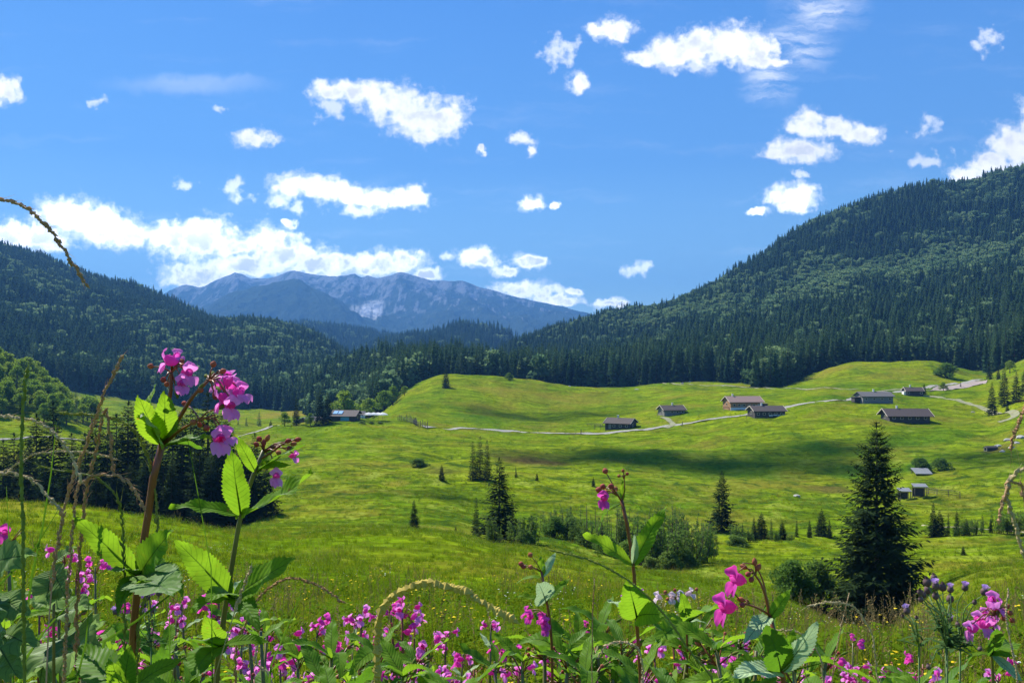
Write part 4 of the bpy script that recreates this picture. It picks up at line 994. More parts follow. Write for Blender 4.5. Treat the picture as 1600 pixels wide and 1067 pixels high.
def hut(px, py, D, Lx, W, hw, rise, rz, wall, roof, label, name='alpine_hut', cat='hut', chimney=(0.0,), windows=4, door=None, board=True, plinth=None, over=0.7, lift=0.0, group=None):
    p = hit(px, py, d0=D - 60, d1=D + 80)
    r = empty(name, (p.x, p.y, p.z + lift), R(rz)); tag(r, label, cat, group); r.scale = (.93, .93, .90)
    b = MB()
    x, y = Lx / 2, W / 2
    for sx in (-1, 1): pass
    prof = [(-y, -1.5), (y, -1.5), (y, hw), (0, hw + rise), (-y, hw)]
    v = [(-x, a, c) for a, c in prof] + [(x, a, c) for a, c in prof]
    f = [(4, 3, 2, 1, 0), (5, 6, 7, 8, 9)] + [(i, (i + 1) % 5, 5 + (i + 1) % 5, 5 + i) for i in range(5)]
    b.add(v, f); b.build('wall', wall, r)
    if plinth:
        q = MB()
        q.box((0, -y - 0.05, 0.0), (Lx + 0.16, 0.12, 1.3)); q.build('plinth', plinth, r)
    b = MB(); th = 0.18; ov = over; xe = x + ov
    sl = rise / y
    for sg in (-1, 1):
        e = sg * (y + ov); z0 = hw - sl * ov + 0.03
        zt = hw + rise + 0.03
        v = [(-xe, e, z0), (xe, e, z0), (xe, 0, zt), (-xe, 0, zt), (-xe, e, z0 + th), (xe, e, z0 + th), (xe, 0, zt + th), (-xe, 0, zt + th)]
        b.add(v, [(0, 1, 2, 3), (7, 6, 5, 4), (0, 4, 5, 1), (1, 5, 6, 2), (3, 7, 4, 0)] if sg < 0 else [(3, 2, 1, 0), (4, 5, 6, 7), (1, 5, 4, 0), (2, 6, 5, 1), (0, 4, 7, 3)])
    rf = b.build('roof', roof, r)
    for cx in chimney:
        c = MB(); zc = hw + rise
        c.box((cx * x, 0.2, zc + 0.35), (0.5, 0.5, 1.5)); c.box((cx * x, 0.2, zc + 1.16), (0.7, 0.7, 0.12)); c.build('chimney', M['plaster'], rf)
    if board:
        for sx in (-1, 1):
            c = MB(); xb = sx * (xe + 0.04)
            for sg in (-1, 1):
                e = sg * (y + ov); z0 = hw - sl * ov
                v = [(xb - 0.03, e, z0), (xb + 0.03, e, z0), (xb + 0.03, 0, hw + rise), (xb - 0.03, 0, hw + rise), (xb - 0.03, e, z0 + 0.3), (xb + 0.03, e, z0 + 0.3), (xb + 0.03, 0, hw + rise + 0.3), (xb - 0.03, 0, hw + rise + 0.3)]
                c.add(v, [(3, 2, 1, 0), (4, 5, 6, 7), (0, 1, 5, 4), (1, 2, 6, 5), (2, 3, 7, 6), (3, 0, 4, 7)])
            c.build('barge_board', M['board'], r)
    for i in range(windows):
        wx = -x * 0.78 + 1.56 * x * i / max(1, windows - 1)
        if door is not None and abs(wx - door * x) < 0.9: continue
        c = MB(); c.box((wx, -y - 0.03, hw * 0.55), (1.0, 0.08, 1.0)); w_ = c.build('window', M['board'], r)
        c = MB(); c.box((wx, -y - 0.08, hw * 0.55), (0.76, 0.03, 0.76)); c.build('pane', M['pane'], w_)
    for sx in (-1, 1):
        c = MB(); c.box((sx * (x + 0.03), 0, hw * 0.62), (0.08, 1.1, 1.1)); w_ = c.build('window', M['board'], r)
        c = MB(); c.box((sx * (x + 0.08), 0, hw * 0.62), (0.03, 0.85, 0.85)); c.build('pane', M['pane'], w_)
    if door is not None:
        c = MB(); c.box((door * x, -y - 0.04, 1.0), (1.05, 0.09, 2.1)); c.build('door', M['wood_grey'], r)
    return r
def extra(r, name, m, boxes, parent=None):
    b = MB()
    for c, d in boxes: b.box(c, d)
    return b.build(name, m, parent or r)
def railing(r, x0, x1, y, z=0.0, h=0.9):
    n = max(2, int(abs(x1 - x0) / 1.6) + 1)
    bx = [((x0 + (x1 - x0) * i / (n - 1), y, z + h / 2 - 0.4), (0.12, 0.12, h + 0.8)) for i in range(n)]
    bx += [(((x0 + x1) / 2, y - 0.09, z + h * k), (abs(x1 - x0), 0.06, 0.12)) for k in (0.5, 0.95)]
    return extra(r, 'railing', M['post'], bx)
h1 = hut(970, 669, 300, 9.8, 8.0, 2.3, 1.7, -28, M['wood_dark'], M['shingle_brown'], 'dark alpine hut nearest the road bend, roof brown, terrace fence at its left', chimney=(-0.25,), windows=4, door=-0.6)
railing(h1, -10.0, -5.4, -2.0)
h2 = hut(1049, 647, 330, 9.0, 7.0, 2.1, 1.6, 12, M['wood_grey'], M['shingle_brown'], 'small brown roofed hut with pale barge boards and a wheel track leading up to it', chimney=(0.1,), windows=4, door=-0.7)
railing(h2, -7.2, -5.2, -2.5)
h3 = hut(1160, 638, 330, 13.2, 9.0, 3.0, 2.0, 6, M['wood_brown'], M['shingle_red'], 'long timber hut with a reddish roof and brown plank walls', chimney=(-0.62,), windows=6, door=-0.3, plinth=M['plaster'])
extra(h3, 'laundry', M['cloth'], [((4.0 + 0.9 * i, -4.62, 1.1), (0.8, 0.05, 1.0 + 0.2 * (i % 2))) for i in range(3)])
extra(h3, 'lean_to', M['wood_dark'], [((8.6, 0.5, 1.0), (3.4, 3.0, 1.6)), ((8.6, 0.5, 1.95), (3.9, 3.6, 0.15))])
railing(h3, -9.0, -6.8, -3.0)
h4 = hut(1197, 651, 318, 11.4, 8.0, 2.5, 1.6, 4, M['wood_dark'], M['shingle_brown'], 'dark hut close below the road with white sheets along its front', chimney=(-0.3,), windows=5)
extra(h4, 'sheet', M['cloth'], [((0.3 + 1.6 * i, -4.2, 0.75 + 0.15 * (i % 2)), (1.4, 0.05, 0.5)) for i in range(4)])
railing(h4, -8.6, -6.2, -3.0)
h5 = hut(1365, 628, 330, 12.4, 7.5, 2.6, 1.5, 3, M['wood_grey'], M['shingle_grey'], 'grey hut with a pale grey roof beside the straight part of the road', chimney=(0.0,), windows=4, board=False)
extra(h5, 'lean_to', M['wood_dark'], [((-7.4, 0, 1.0), (2.4, 3.0, 2.0)), ((-7.4, -0.2, 2.1), (3.0, 3.8, 0.15))])
h6 = hut(1414, 657, 285, 13.6, 8.5, 2.2, 2.0, -4, M['wood_dark'], M['shingle_brown'], 'long dark barn with a wide brown roof in the open meadow, car at its front', 'barn', 'barn', chimney=(-0.4,), windows=5, over=1.1)
h7 = hut(1426, 617, 345, 6.8, 6.0, 1.9, 1.5, -8, M['wood_dark'], M['shingle_brown'], 'small dark hut with a white end wall under the spruce by the road fork', chimney=(-0.3,), windows=2, over=0.5)
extra(h7, 'white_wall', M['plaster'], [((-3.9, -0.8, 0.6), (0.9, 3.0, 2.0))])
# inn on the left
i1 = hut(486, 657, 300, 7.5, 12.0, 4.0, 2.4, 55, M['wood_dark'], M['shingle_grey'], 'inn house with a dark gable and pale barge boards behind the big spruces', 'inn', 'house', chimney=(0.3,), windows=3, over=1.2)
i2 = hut(541, 656, 300, 8.6, 8.0, 1.9, 1.7, -6, M['wood_dark'], M['shingle_brown'], 'low inn building with a brown roof and a teal awning front', 'inn_annex', 'house', chimney=(), windows=0, over=0.9, board=False)
extra(i2, 'awning', M['teal'], [((0.8, -4.4, 0.8), (3.2, 0.25, 1.6))])
b = MB()
for sx in (-3.3, -1.4): b.add([(sx - 0.8, -3.4, 2.62), (sx + 0.8, -3.4, 2.62), (sx + 0.8, -1.2, 3.56), (sx - 0.8, -1.2, 3.56), (sx - 0.8, -3.4, 2.47), (sx + 0.8, -3.4, 2.47), (sx + 0.8, -1.2, 3.41), (sx - 0.8, -1.2, 3.41)], [(0, 1, 2, 3), (7, 6, 5, 4), (0, 4, 5, 1), (1, 5, 6, 2), (2, 6, 7, 3), (3, 7, 4, 0)])
b.build('solar_panel', M['solar'], i2)
extra(i2, 'porch', M['post'], [((5.6, -2.2, 1.1), (0.14, 0.14, 2.4)), ((7.0, -2.2, 1.1), (0.14, 0.14, 2.4)), ((6.0, -1.5, 2.3), (3.2, 3.2, 0.14))])
hut(565, 653, 302, 2.6, 2.2, 1.8, 0.8, 10, M['plaster'], M['shingle_grey'], 'little white kiosk between the inn and the parasols', 'kiosk', 'kiosk', chimney=(), windows=0, over=0.25, board=False)
def parasol(px, py, D, s, label):
    p = hit(px, py, d0=D - 50, d1=D + 60); r = empty('parasol', p); tag(r, label, 'parasol', 'white parasols by the inn')
    b = MB(); b.tube([(0, 0, -0.1), (0, 0, 2.6 * s)], 0.04, 6); b.build('pole', M['post'], r)
    b = MB(); n = 8; v = [(0, 0, 2.75 * s)]
    for rr, zz in ((0.9, 2.5), (1.75, 2.05), (1.75, 1.85)):
        for k in range(n): a = 2 * math.pi * k / n; v.append((rr * s * math.cos(a), rr * s * math.sin(a), zz * s))
    f = [(0, 1 + k, 1 + (k + 1) % n) for k in range(n)]
    for q in (0, 1):
        f += [(1 + q * n + k, 1 + (q + 1) * n + k, 1 + (q + 1) * n + (k + 1) % n, 1 + q * n + (k + 1) % n) for k in range(n)]
    b.add(v, f); b.build('canopy', M['cloth'], r)
for px, q in ((576, 'left'), (584, 'second'), (591, 'third'), (598, 'right')):
    parasol(px, 657.5, 300, 1.1, q + ' white parasol in the row beside the inn')
p = hit(597, 640, d0=320, d1=420); r = empty('tarp_shelter', p, 0.3); tag(r, 'pale blue tarp shelter alone on the slope above the parasols', 'shelter')
b = MB(); b.add([(-1.2, -1.2, 1.2), (1.2, -1.2, 1.4), (1.2, 1.2, 2.4), (-1.2, 1.2, 2.2), (-1.2, -1.2, 1.12), (1.2, -1.2, 1.32), (1.2, 1.2, 2.32), (-1.2, 1.2, 2.12)], [(0, 1, 2, 3), (7, 6, 5, 4), (0, 4, 5, 1), (1, 5, 6, 2), (2, 6, 7, 3), (3, 7, 4, 0)]); b.build('tarp', M['solar'], r)
for sx in (-1.1, 1.1):
    b = MB(); b.tube([(sx, 1.1, -0.3), (sx, 1.1, 2.2)], 0.05, 5); b.build('post', M['post'], r)

def fence(pix, name, label, D0, D1, h=1.1, step=1.8, rails=(0.5, 0.95), cat='fence', thick=0.06, jit=0.0):
    pts = [hit(px, py, d0=D0, d1=D1) for px, py in pix]
    P = spline([(p.x, p.y) for p in pts], 200)
    seg = np.concatenate([[0], np.cumsum(np.linalg.norm(np.diff(P, axis=0), axis=1))]); n = max(2, int(seg[-1] / step) + 1)
    s = np.linspace(0, seg[-1], n); q = np.stack([np.interp(s, seg, P[:, 0]), np.interp(s, seg, P[:, 1])], -1)
    z = H(q[:, 0], q[:, 1]); r = empty(name, (q[0, 0], q[0, 1], z[0])); tag(r, label, cat)
    o = np.array([q[0, 0], q[0, 1], z[0]]); g = np.random.default_rng(3)
    for i in range(n):
        hh = h * (1 + jit * g.uniform(-1, 1)); b = MB(); c = np.array([q[i, 0], q[i, 1], z[i]]) - o
        b.tube([c + (0, 0, -0.3), c + (g.normal(0, .04), g.normal(0, .04), hh)], [thick * 1.1, thick], 6); b.build('post', M['post'], r)
    for k in rails:
        b = MB(); b.tube([np.array([q[i, 0], q[i, 1] - thick * 1.3, z[i] + h * k]) - o for i in range(n)], thick * 0.7, 5); b.build('rail', M['post'], r)
    return r
fence([(622, 657), (634, 659), (645, 662), (655, 666), (668, 669)], 'wooden_fence', 'rough wooden fence of uneven posts where the road leaves the inn', 240, 330, h=2.0, step=0.8, rails=(0.35, 0.7), thick=0.11, jit=0.35)
fence([(1440, 772), (1462, 774), (1482, 775), (1500, 778)], 'paddock_fence', 'brown rail fence of the paddock right of the largest spruce', 140, 185, h=1.25, step=1.9, rails=(0.35, 0.65, 0.95))
fence([(918, 665), (930, 665), (941, 666)], 'garden_fence', 'short low fence left of the hut at the road bend', 280, 330, h=0.9, step=1.5)

def shed(px, py, D, w, d, h, tilt, label, roofm, open_=True):
    p = hit(px, py, d0=D - 40, d1=D + 40); r = empty('open_shed', p, R(-6)); tag(r, label, 'shed'); r.scale = (.82, .82, .85)
    b = MB(); x, y = w / 2, d / 2
    z0, z1 = h, h + tilt
    v = [(-x, -y, z0), (x, -y, z0), (x, y, z1), (-x, y, z1), (-x, -y, z0 + .12), (x, -y, z0 + .12), (x, y, z1 + .12), (-x, y, z1 + .12)]
    b.add(v, [(3, 2, 1, 0), (4, 5, 6, 7), (0, 1, 5, 4), (1, 2, 6, 5), (2, 3, 7, 6), (3, 0, 4, 7)]); b.build('roof', roofm, r)
    for sx in (-1, 1):
        for sy in (-1, 1):
            b = MB(); b.tube([(sx * (x - .25), sy * (y - .25), -0.5), (sx * (x - .25), sy * (y - .25), h + (tilt * (0.5 + sy * (0.5 - .25 / d))))], 0.09, 6); b.build('post', M['post'], r)
    b = MB(); b.box((0, y - 0.15, h / 2 - 0.2), (w - 0.7, 0.1, h - 0.3)); b.build('back_wall', M['wood_dark'], r)
shed(1437, 776, 155, 3.2, 2.0, 2.3, 0.5, 'open hay shed on posts with a grey green roof at the paddock', M['metal_roof'])
shed(1413, 780, 155, 2.8, 2.2, 1.9, 0.5, 'pale roofed shed half hidden by the largest spruce', M['metal_roof'])
shed(1440, 742, 190, 4.6, 4.0, 0.5, 1.1, 'low shed with a broad pale grey sloping roof between dark bushes', M['metal_roof'])
hut(1548, 704, 200, 3.2, 1.4, 0.8, 0.4, 10, M['wood_dark'], M['wood_dark'], 'dark log stack lying on the right hillside', 'log_stack', 'log stack', chimney=(), windows=0, over=0.1, board=False)

# dark car parked by the barn
def car():
    p = hit(1432, 659, d0=250, d1=330); r = empty('parked_car', p + Vector((0, 0, 0.05)), R(4)); tag(r, 'dark car parked in front of the long barn', 'car')
    prof = [(-2.1, 0.35), (-2.15, 0.75), (-1.6, 0.95), (-0.9, 1.42), (0.7, 1.45), (1.35, 0.98), (2.05, 0.82), (2.15, 0.4), (2.0, 0.3), (-2.0, 0.3)]
    b = MB(); n = len(prof)
    v = [(x, -0.85 if z < 1.1 else -0.68, z) for x, z in prof] + [(x, 0.85 if z < 1.1 else 0.68, z) for x, z in prof]
    b.add(v, [tuple(range(n))[::-1], tuple(range(n, 2 * n))] + [(i, (i + 1) % n, n + (i + 1) % n, n + i) for i in range(n)])
    b.build('body', plain_mat('car_paint', (0.03, 0.035, 0.05), 0.3, 0.1, 1.0), r)
    b = MB(); b.add([(-1.35, -0.83, 1.0), (1.1, -0.83, 1.0), (0.6, -0.72, 1.36), (-0.85, -0.72, 1.36)], [(0, 1, 2, 3)]); b.build('side_window', M['solar'], r)
    for sx in (-1.3, 1.35):
        for sy in (-0.82, 0.82):
            b = MB(); b.tube([(sx, sy - 0.1, 0.3), (sx, sy + 0.1, 0.3)], 0.31, 12); b.build('wheel', M['pane'], r)
car()

# hikers on the road (tiny)
def person(px, py, label, col):
    p = hit(px, py, d0=240, d1=340)
    V = [(0, 0, 0.95), (0.1, 0.02, 0.92), (0.13, -0.12, 0.5), (0.13, 0.0, 0.06), (0.13, -0.16, 0.03), (-0.1, 0, 0.92), (-0.12, 0.14, 0.5), (-0.12, 0.22, 0.08), (-0.12, 0.06, 0.03), (0, 0, 1.2), (0, 0, 1.42), (0, -0.02, 1.55), (0, -0.03, 1.68), (0.2, 0, 1.40), (0.26, 0.05, 1.12), (0.26, -0.1, 0.88), (-0.2, 0, 1.40), (-0.26, -0.06, 1.12), (-0.26, -0.16, 0.9)]
    E = [(0, 1), (1, 2), (2, 3), (3, 4), (0, 5), (5, 6), (6, 7), (7, 8), (0, 9), (9, 10), (10, 11), (11, 12), (10, 13), (13, 14), (14, 15), (10, 16), (16, 17), (17, 18)]
    rad = [.15, .1, .07, .05, .045, .1, .07, .05, .045, .15, .15, .06, .11, .07, .05, .04, .07, .05, .04]
    me = bpy.data.meshes.new('person'); me.from_pydata(V, E, []); me.materials.append(plain_mat('dark_outdoor_clothes', col, 0.9, 0.2, 4))
    o = link(bpy.data.objects.new('person', me)); o.location = p + Vector((0, 0, 0.12)); o.rotation_euler = (0, 0, 1.4)
    sk = o.modifiers.new('skin', 'SKIN')
    for i, s in enumerate(me.skin_vertices[0].data): s.radius = (rad[i], rad[i]); s.use_root = (i == 0)
    o.modifiers.new('sub', 'SUBSURF').levels = 1
    tag(o, label, 'person')
person(908, 678.5, 'person in dark clothes walking on the gravel road at its bend', (0.03, 0.03, 0.035))
person(1066, 666, 'person in dark clothes on the grass verge just below the road', (0.05, 0.04, 0.035))

# boulders
def rock(px, py, s, label, seed, group=None):
    g = np.random.default_rng(seed); p = hit(px, py, d0=60)
    import bmesh
    bm = bmesh.new(); bmesh.ops.create_icosphere(bm, subdivisions=2, radius=1)
    for v in bm.verts: v.co = Vector((v.co.x * 1.3, v.co.y, v.co.z * 0.65)) * (1 + 0.5 * float(vnoise(v.co.x * 1.7 + seed, v.co.y * 1.7 + v.co.z * 2)))
    me = bpy.data.meshes.new('boulder'); bm.to_mesh(me); bm.free(); me.materials.append(M['stone'])
    o = link(bpy.data.objects.new('boulder', me)); o.location = p; o.scale = (s, s, s); tag(o, label, 'boulder', group)
rock(1245, 775, 0.55, 'pale boulder in the lower meadow right of the cone spruce', 1)
rock(1520, 645, 0.6, 'pale boulder beside the curving hillside track', 2)
for i, (px, py, s) in enumerate(((1560, 697, 0.8), (1575, 688, 1.0), (1588, 693, 0.9), (1596, 684, 1.2), (1580, 700, 0.7), (1566, 706, 0.6))):
    rock(px, py, s, 'grey boulder in the rocky patch on the right hillside', 10 + i, 'boulders on the right hillside')
for i, (px, py, s) in enumerate(((1066, 599, 0.7), (1078, 597, 0.8), (890, 604, 0.7), (995, 609, 0.9), (1130, 603, 0.6))):
    rock(px, py, s, 'small grey boulder at the upper rim of the meadow', 30 + i, 'boulders at the meadow rim')
# ------------------------------------------------------------------ meadow growth
M['grass'] = leaf_mat('grass_blades', (0.095, 0.170, 0.005), (0.185, 0.250, 0.010), trans=0.52, gloss=0)
M['grass_yellow'] = leaf_mat('grass_yellowing', (0.24, 0.27, 0.015), (0.32, 0.30, 0.03), trans=0.4, gloss=0)
M['herb'] = leaf_mat('herb_leaves', (0.095, 0.185, 0.010), (0.16, 0.245, 0.015), trans=0.55, gloss=0)
M['seed'] = leaf_mat('dry_grass_seed', (0.22, 0.15, 0.06), (0.34, 0.25, 0.11), trans=0.3, gloss=0)
M['ydot'] = leaf_mat('yellow_meadow_flower', (0.75, 0.52, 0.02), (0.80, 0.62, 0.05), trans=0.3, gloss=0)
M['wdot'] = leaf_mat('white_meadow_flower', (0.70, 0.72, 0.62), (0.78, 0.78, 0.72), trans=0.3, gloss=0)

def ribbon(b, base, az, h, lean, w, m=0, n=4, curl=1.0):
    o = Vector((math.cos(az), math.sin(az), 0)); s = Vector((-math.sin(az), math.cos(az), 0)); v = []
    for i in range(n + 1):
        t = i / n
        p = Vector(base) + o * (lean * h * t ** (1.6 * curl)) + Vector((0, 0, h * (t - 0.35 * lean * t * t)))
        ww = w * (1 - t) ** 0.6 * (0.6 + 0.4 * min(1, 4 * t)) if i < n else 0.0004
        v += [p - s * ww, p + s * ww]
    b.add(v, [(2 * i, 2 * i + 1, 2 * i + 3, 2 * i + 2) for i in range(n)], m)

def tuft_mesh(name, kind, g, blades=26, r=0.10, h=0.34, w=0.0032):
    b = MB()
    if kind in ('grass', 'yellow', 'dry'):
        for k in range(blades):
            q = r * math.sqrt(g.random()); a = g.uniform(0, 6.28)
            ribbon(b, (q * math.cos(a), q * math.sin(a), -0.02), g.uniform(0, 6.28), h * g.uniform(0.5, 1.1), g.uniform(0.15, 0.95), w * g.uniform(0.7, 1.3), 0)
        if kind == 'dry':
            for k in range(6):
                q = r * math.sqrt(g.random()); a = g.uniform(0, 6.28); hh = h * g.uniform(1.1, 1.6)
                x, y = q * math.cos(a), q * math.sin(a); lx, ly = g.normal(0, .05, 2)
                b.tube([(x, y, 0), (x + lx * .4, y + ly * .4, hh * .6), (x + lx, y + ly, hh)], [0.0014, 0.0012, 0.0008], 3, 1, False)
                for j in range(9):
                    t = 0.7 + 0.3 * j / 9; c = Vector((x + lx * t, y + ly * t, hh * t)); d = Vector((g.normal(0, .010), g.normal(0, .010), 0.016))
                    s = d.cross(Vector((1, 0.3, 0))).normalized() * 0.004
                    b.add([c, c + d * .5 + s, c + d, c + d * .5 - s], [(0, 1, 2, 3)], 1)
    elif kind == 'herb':
        for k in range(blades):
            q = r * 1.2 * math.sqrt(g.random()); a = g.uniform(0, 6.28); z = h * g.uniform(0.15, 0.75); L_ = g.uniform(.04, .09)
            c = Vector((q * math.cos(a), q * math.sin(a), z)); aa = g.uniform(0, 6.28); d = Vector((math.cos(aa), math.sin(aa), g.uniform(-.4, .5))) * L_
            s = Vector((-math.sin(aa), math.cos(aa), g.uniform(-.4, .4))) * L_ * 0.27
            b.add([c, c + d * .45 + s, c + d, c + d * .45 - s], [(0, 1, 2, 3)], 0)
            if k % 4 == 0: b.tube([(c.x * .4, c.y * .4, -.02), c], [.0018, .001], 3, 0, False)
    elif kind in ('yflower', 'wflower'):
        for k in range(7):
            q = r * 1.6 * math.sqrt(g.random()); a = g.uniform(0, 6.28); hh = h * g.uniform(.7, 1.15); c = Vector((q * math.cos(a), q * math.sin(a), hh))
            b.tube([(c.x * .7, c.y * .7, -.02), c], [.0014, .001], 3, 0, False)
            rr = g.uniform(.008, .014) if kind == 'yflower' else g.uniform(.006, .014)
            v = [c + Vector((0, 0, .004))] + [c + Vector((rr * math.cos(t), rr * math.sin(t), g.uniform(-.003, .005))) for t in np.linspace(0, 2 * math.pi, 7)[:-1]]
            b.add(v, [(0, 1 + i, 1 + (i + 1) % 6) for i in range(6)], 1)
        for k in range(10):
            q = r * math.sqrt(g.random()); a = g.uniform(0, 6.28)
            ribbon(b, (q * math.cos(a), q * math.sin(a), -0.02), g.uniform(0, 6.28), h * g.uniform(0.4, 0.9), g.uniform(0.2, 0.9), w, 0)
    ms = {'grass': [M['grass']], 'yellow': [M['grass_yellow']], 'dry': [M['grass'], M['seed']], 'herb': [M['herb']], 'yflower': [M['grass'], M['ydot']], 'wflower': [M['grass'], M['wdot']]}[kind]
    return b.mesh(name, ms)

def meadow_growth():
    g = np.random.default_rng(8)
    kinds = ['grass', 'grass', 'yellow', 'dry', 'herb', 'herb', 'yflower', 'wflower']
    near = [tuft_mesh('tuft%d' % i, k, g, 30 if k != 'herb' else 40) for i, k in enumerate(kinds)]
    far = [tuft_mesh('clump%d' % i, k, g, 26 if k != 'herb' else 34, r=0.26, h=0.40, w=0.010 if k != 'herb' else .01) for i, k in enumerate(kinds)]
    def scatter(name, bands, protos, label, smul):
        PX, DD = [], []
        for d0, d1, dens in bands:
            area = 1.80 * (d1 ** 2 - d0 ** 2) / 2
            n = int(area * dens); D = np.sqrt(g.uniform(d0 ** 2, d1 ** 2, n)); DD.append(D); PX.append(g.uniform(-400, 2000, n))
        px = np.concatenate(PX); D = np.concatenate(DD); X = (px - 800) / F * D
        k = np.ones(len(D), bool)
        X, D = X[k], D[k]; Z = H(X, D); n = len(D)
        c1 = fbm(X / 3.0, D / 6.0, 3, 61); c2 = fbm(X / 9, D / 16, 3, 71); u = g.random(n)
        pr = np.stack([0.30 + 0 * c1, 0.25 - c1 * .4, 0.17 + c2 * .5, 0.11 + c1 * .4, 0.18 - c2 * .5, 0.18 + c1 * .5, 0.05 + c2 * .10, 0.014 - c2 * .03], 1).clip(0.005); pr /= pr.sum(1, keepdims=True)
        idx = (u[:, None] > np.cumsum(pr, 1)).sum(1).clip(0, 7)
        rot = np.zeros((n, 3)); rot[:, 2] = g.uniform(0, 6.28, n); rot[:, :2] = g.normal(0, .06, (n, 2))
        s = smul(D) * g.uniform(.65, 1.3, n) * (1 + 0.5 * c1)
        gn_scatter(name, np.stack([X, D, Z - .01], -1), rot, s, idx, protos, label, 'grass')
    scatter('meadow_grass', [(1.2, 5, 46), (5, 12, 20), (12, 24, 8)], near, 'tall summer grass and herbs on the near meadow slope', lambda D: np.interp(D, [1, 3, 6, 12, 24], [.7, .8, .9, 1.1, 1.35]))
    scatter('meadow_clumps', [(20, 45, 3.2), (45, 100, 1.5), (100, 180, .55), (180, 330, 0.09)], far, 'grass and herb clumps roughening the meadow further down', lambda D: np.interp(D, [20, 45, 100, 180, 330], [.75, .95, 1.1, 1.3, 1.6]) )
meadow_growth()

# ------------------------------------------------------------------ balsam plants
M['leaf'] = leaf_mat('balsam_leaf', (0.115, 0.240, 0.018), (0.160, 0.290, 0.024), trans=0.58, gloss=0.009, rough=0.5, tcol=(1.75, 1.6, 0.8), veins=True, noise_scale=25.0, var=0.22, back=(0.15, 0.26, 0.06), vein_col=(0.035, 0.085, 0.012))
M['leaf_pale'] = leaf_mat('balsam_leaf_underside', (0.36, 0.50, 0.24), (0.42, 0.56, 0.30), trans=0.35, gloss=0.012, rough=0.5, veins=True, noise_scale=25.0, var=0.15, vein_col=(0.07, 0.13, 0.07))
M['leaf_dark'] = leaf_mat('balsam_leaf_dark', (0.075, 0.175, 0.016), (0.10, 0.21, 0.018), trans=0.5, gloss=0.012, rough=0.5, tcol=(1.5, 1.5, 0.8), veins=True, noise_scale=25.0, var=0.25, vein_col=(0.06, 0.13, 0.03))
M['stem_red'] = plain_mat('red_stem', (0.20, 0.045, 0.022), 0.4, 0.35, 14.0, col2=(0.26, 0.085, 0.03))
M['stem_green'] = plain_mat('green_brown_stem', (0.14, 0.115, 0.03), 0.4, 0.25, 14.0, col2=(0.17, 0.17, 0.045))
M['petal'] = leaf_mat('pink_petal', (0.80, 0.22, 0.66), (0.84, 0.34, 0.78), trans=0.55, gloss=0, tcol=(1.1, 1.0, 1.0), noise_scale=60.0, var=0.18)
M['petal_deep'] = leaf_mat('magenta_petal', (0.78, 0.07, 0.42), (0.76, 0.10, 0.54), trans=0.55, gloss=0, noise_scale=60.0, var=0.22)
M['petal_white'] = leaf_mat('pale_petal', (0.78, 0.58, 0.66), (0.80, 0.68, 0.72), trans=0.5, gloss=0, noise_scale=60.0, var=0.1)
M['bud'] = leaf_mat('red_bud', (0.34, 0.07, 0.07), (0.42, 0.17, 0.08), trans=0.25, gloss=0.006)
M['pod'] = leaf_mat('green_pod', (0.12, 0.19, 0.03), (0.17, 0.20, 0.05), trans=0.3, gloss=0.006)

def leaf_geo(g, W=0.36, fold=0.25, curl=0.25, teeth=20, wave=0.04, tip=1.0, twist=0.0):
    """serrated lance shaped leaf of unit length along +Y, upper side +Z"""
    Nn = teeth * 2; b = MB(); v = []; uv = []
    mx = max((t ** 0.75) * ((1 - t) ** 0.95) for t in np.linspace(0, 1, 60))
    p1, p2 = g.uniform(0, 6, 2)
    for i in range(Nn + 1):
        t = i / Nn
        w = W / 2 * ((t ** 0.75) * ((1 - t) ** 0.95) / mx) ** 0.92 + 0.006 * (1 - t)
        zc = -curl * t * t + 0.35 * curl * t; y = t * (1 - 0.18 * abs(curl) * t)
        for j in (-2, -1, 0, 1, 2):
            q = j / 2
            e = 1.0
            if abs(j) == 2: e = (1.07 if i % 2 else 0.93)
            x = q * w * e
            z = zc + fold * abs(x) + wave * W * 2 * abs(q) * math.sin(t * 17 + p1 + (2 if j > 0 else 0)) * t - 0.25 * fold * (abs(q) ** 2) * w
            tw = twist * t
            v.append((x * math.cos(tw) - z * math.sin(tw) * 0.3, y + (0.012 if abs(j) == 2 and i % 2 else 0), z + x * math.sin(tw)))
            uv.append((0.5 + q / 2, t))
    f = []
    for i in range(Nn):
        for j in range(4): a = i * 5 + j; f.append((a, a + 1, a + 6, a + 5))
    b.add(v, f, 0, uv)
    b.tube([(0, -0.06, 0.004), (0, 0.0, -0.004), (0, 0.5, -0.35 * curl * 0 + (-curl * .25 + .175 * curl) - 0.004)], [0.014, 0.012, 0.004], 5, 0, False)
    return b
gl = np.random.default_rng(33)
LEAF = {}
for mk in ('leaf', 'leaf_pale', 'leaf_dark'):
    LEAF[mk] = [leaf_geo(gl, W=0.29 + 0.022 * k, fold=gl.uniform(.15, .45), curl=c, wave=gl.uniform(.03, .09), twist=gl.uniform(-.5, .5)).mesh('balsam_leaf', M[mk], True) for k, c in enumerate((0.1, 0.25, 0.45, -0.15, 0.7))]

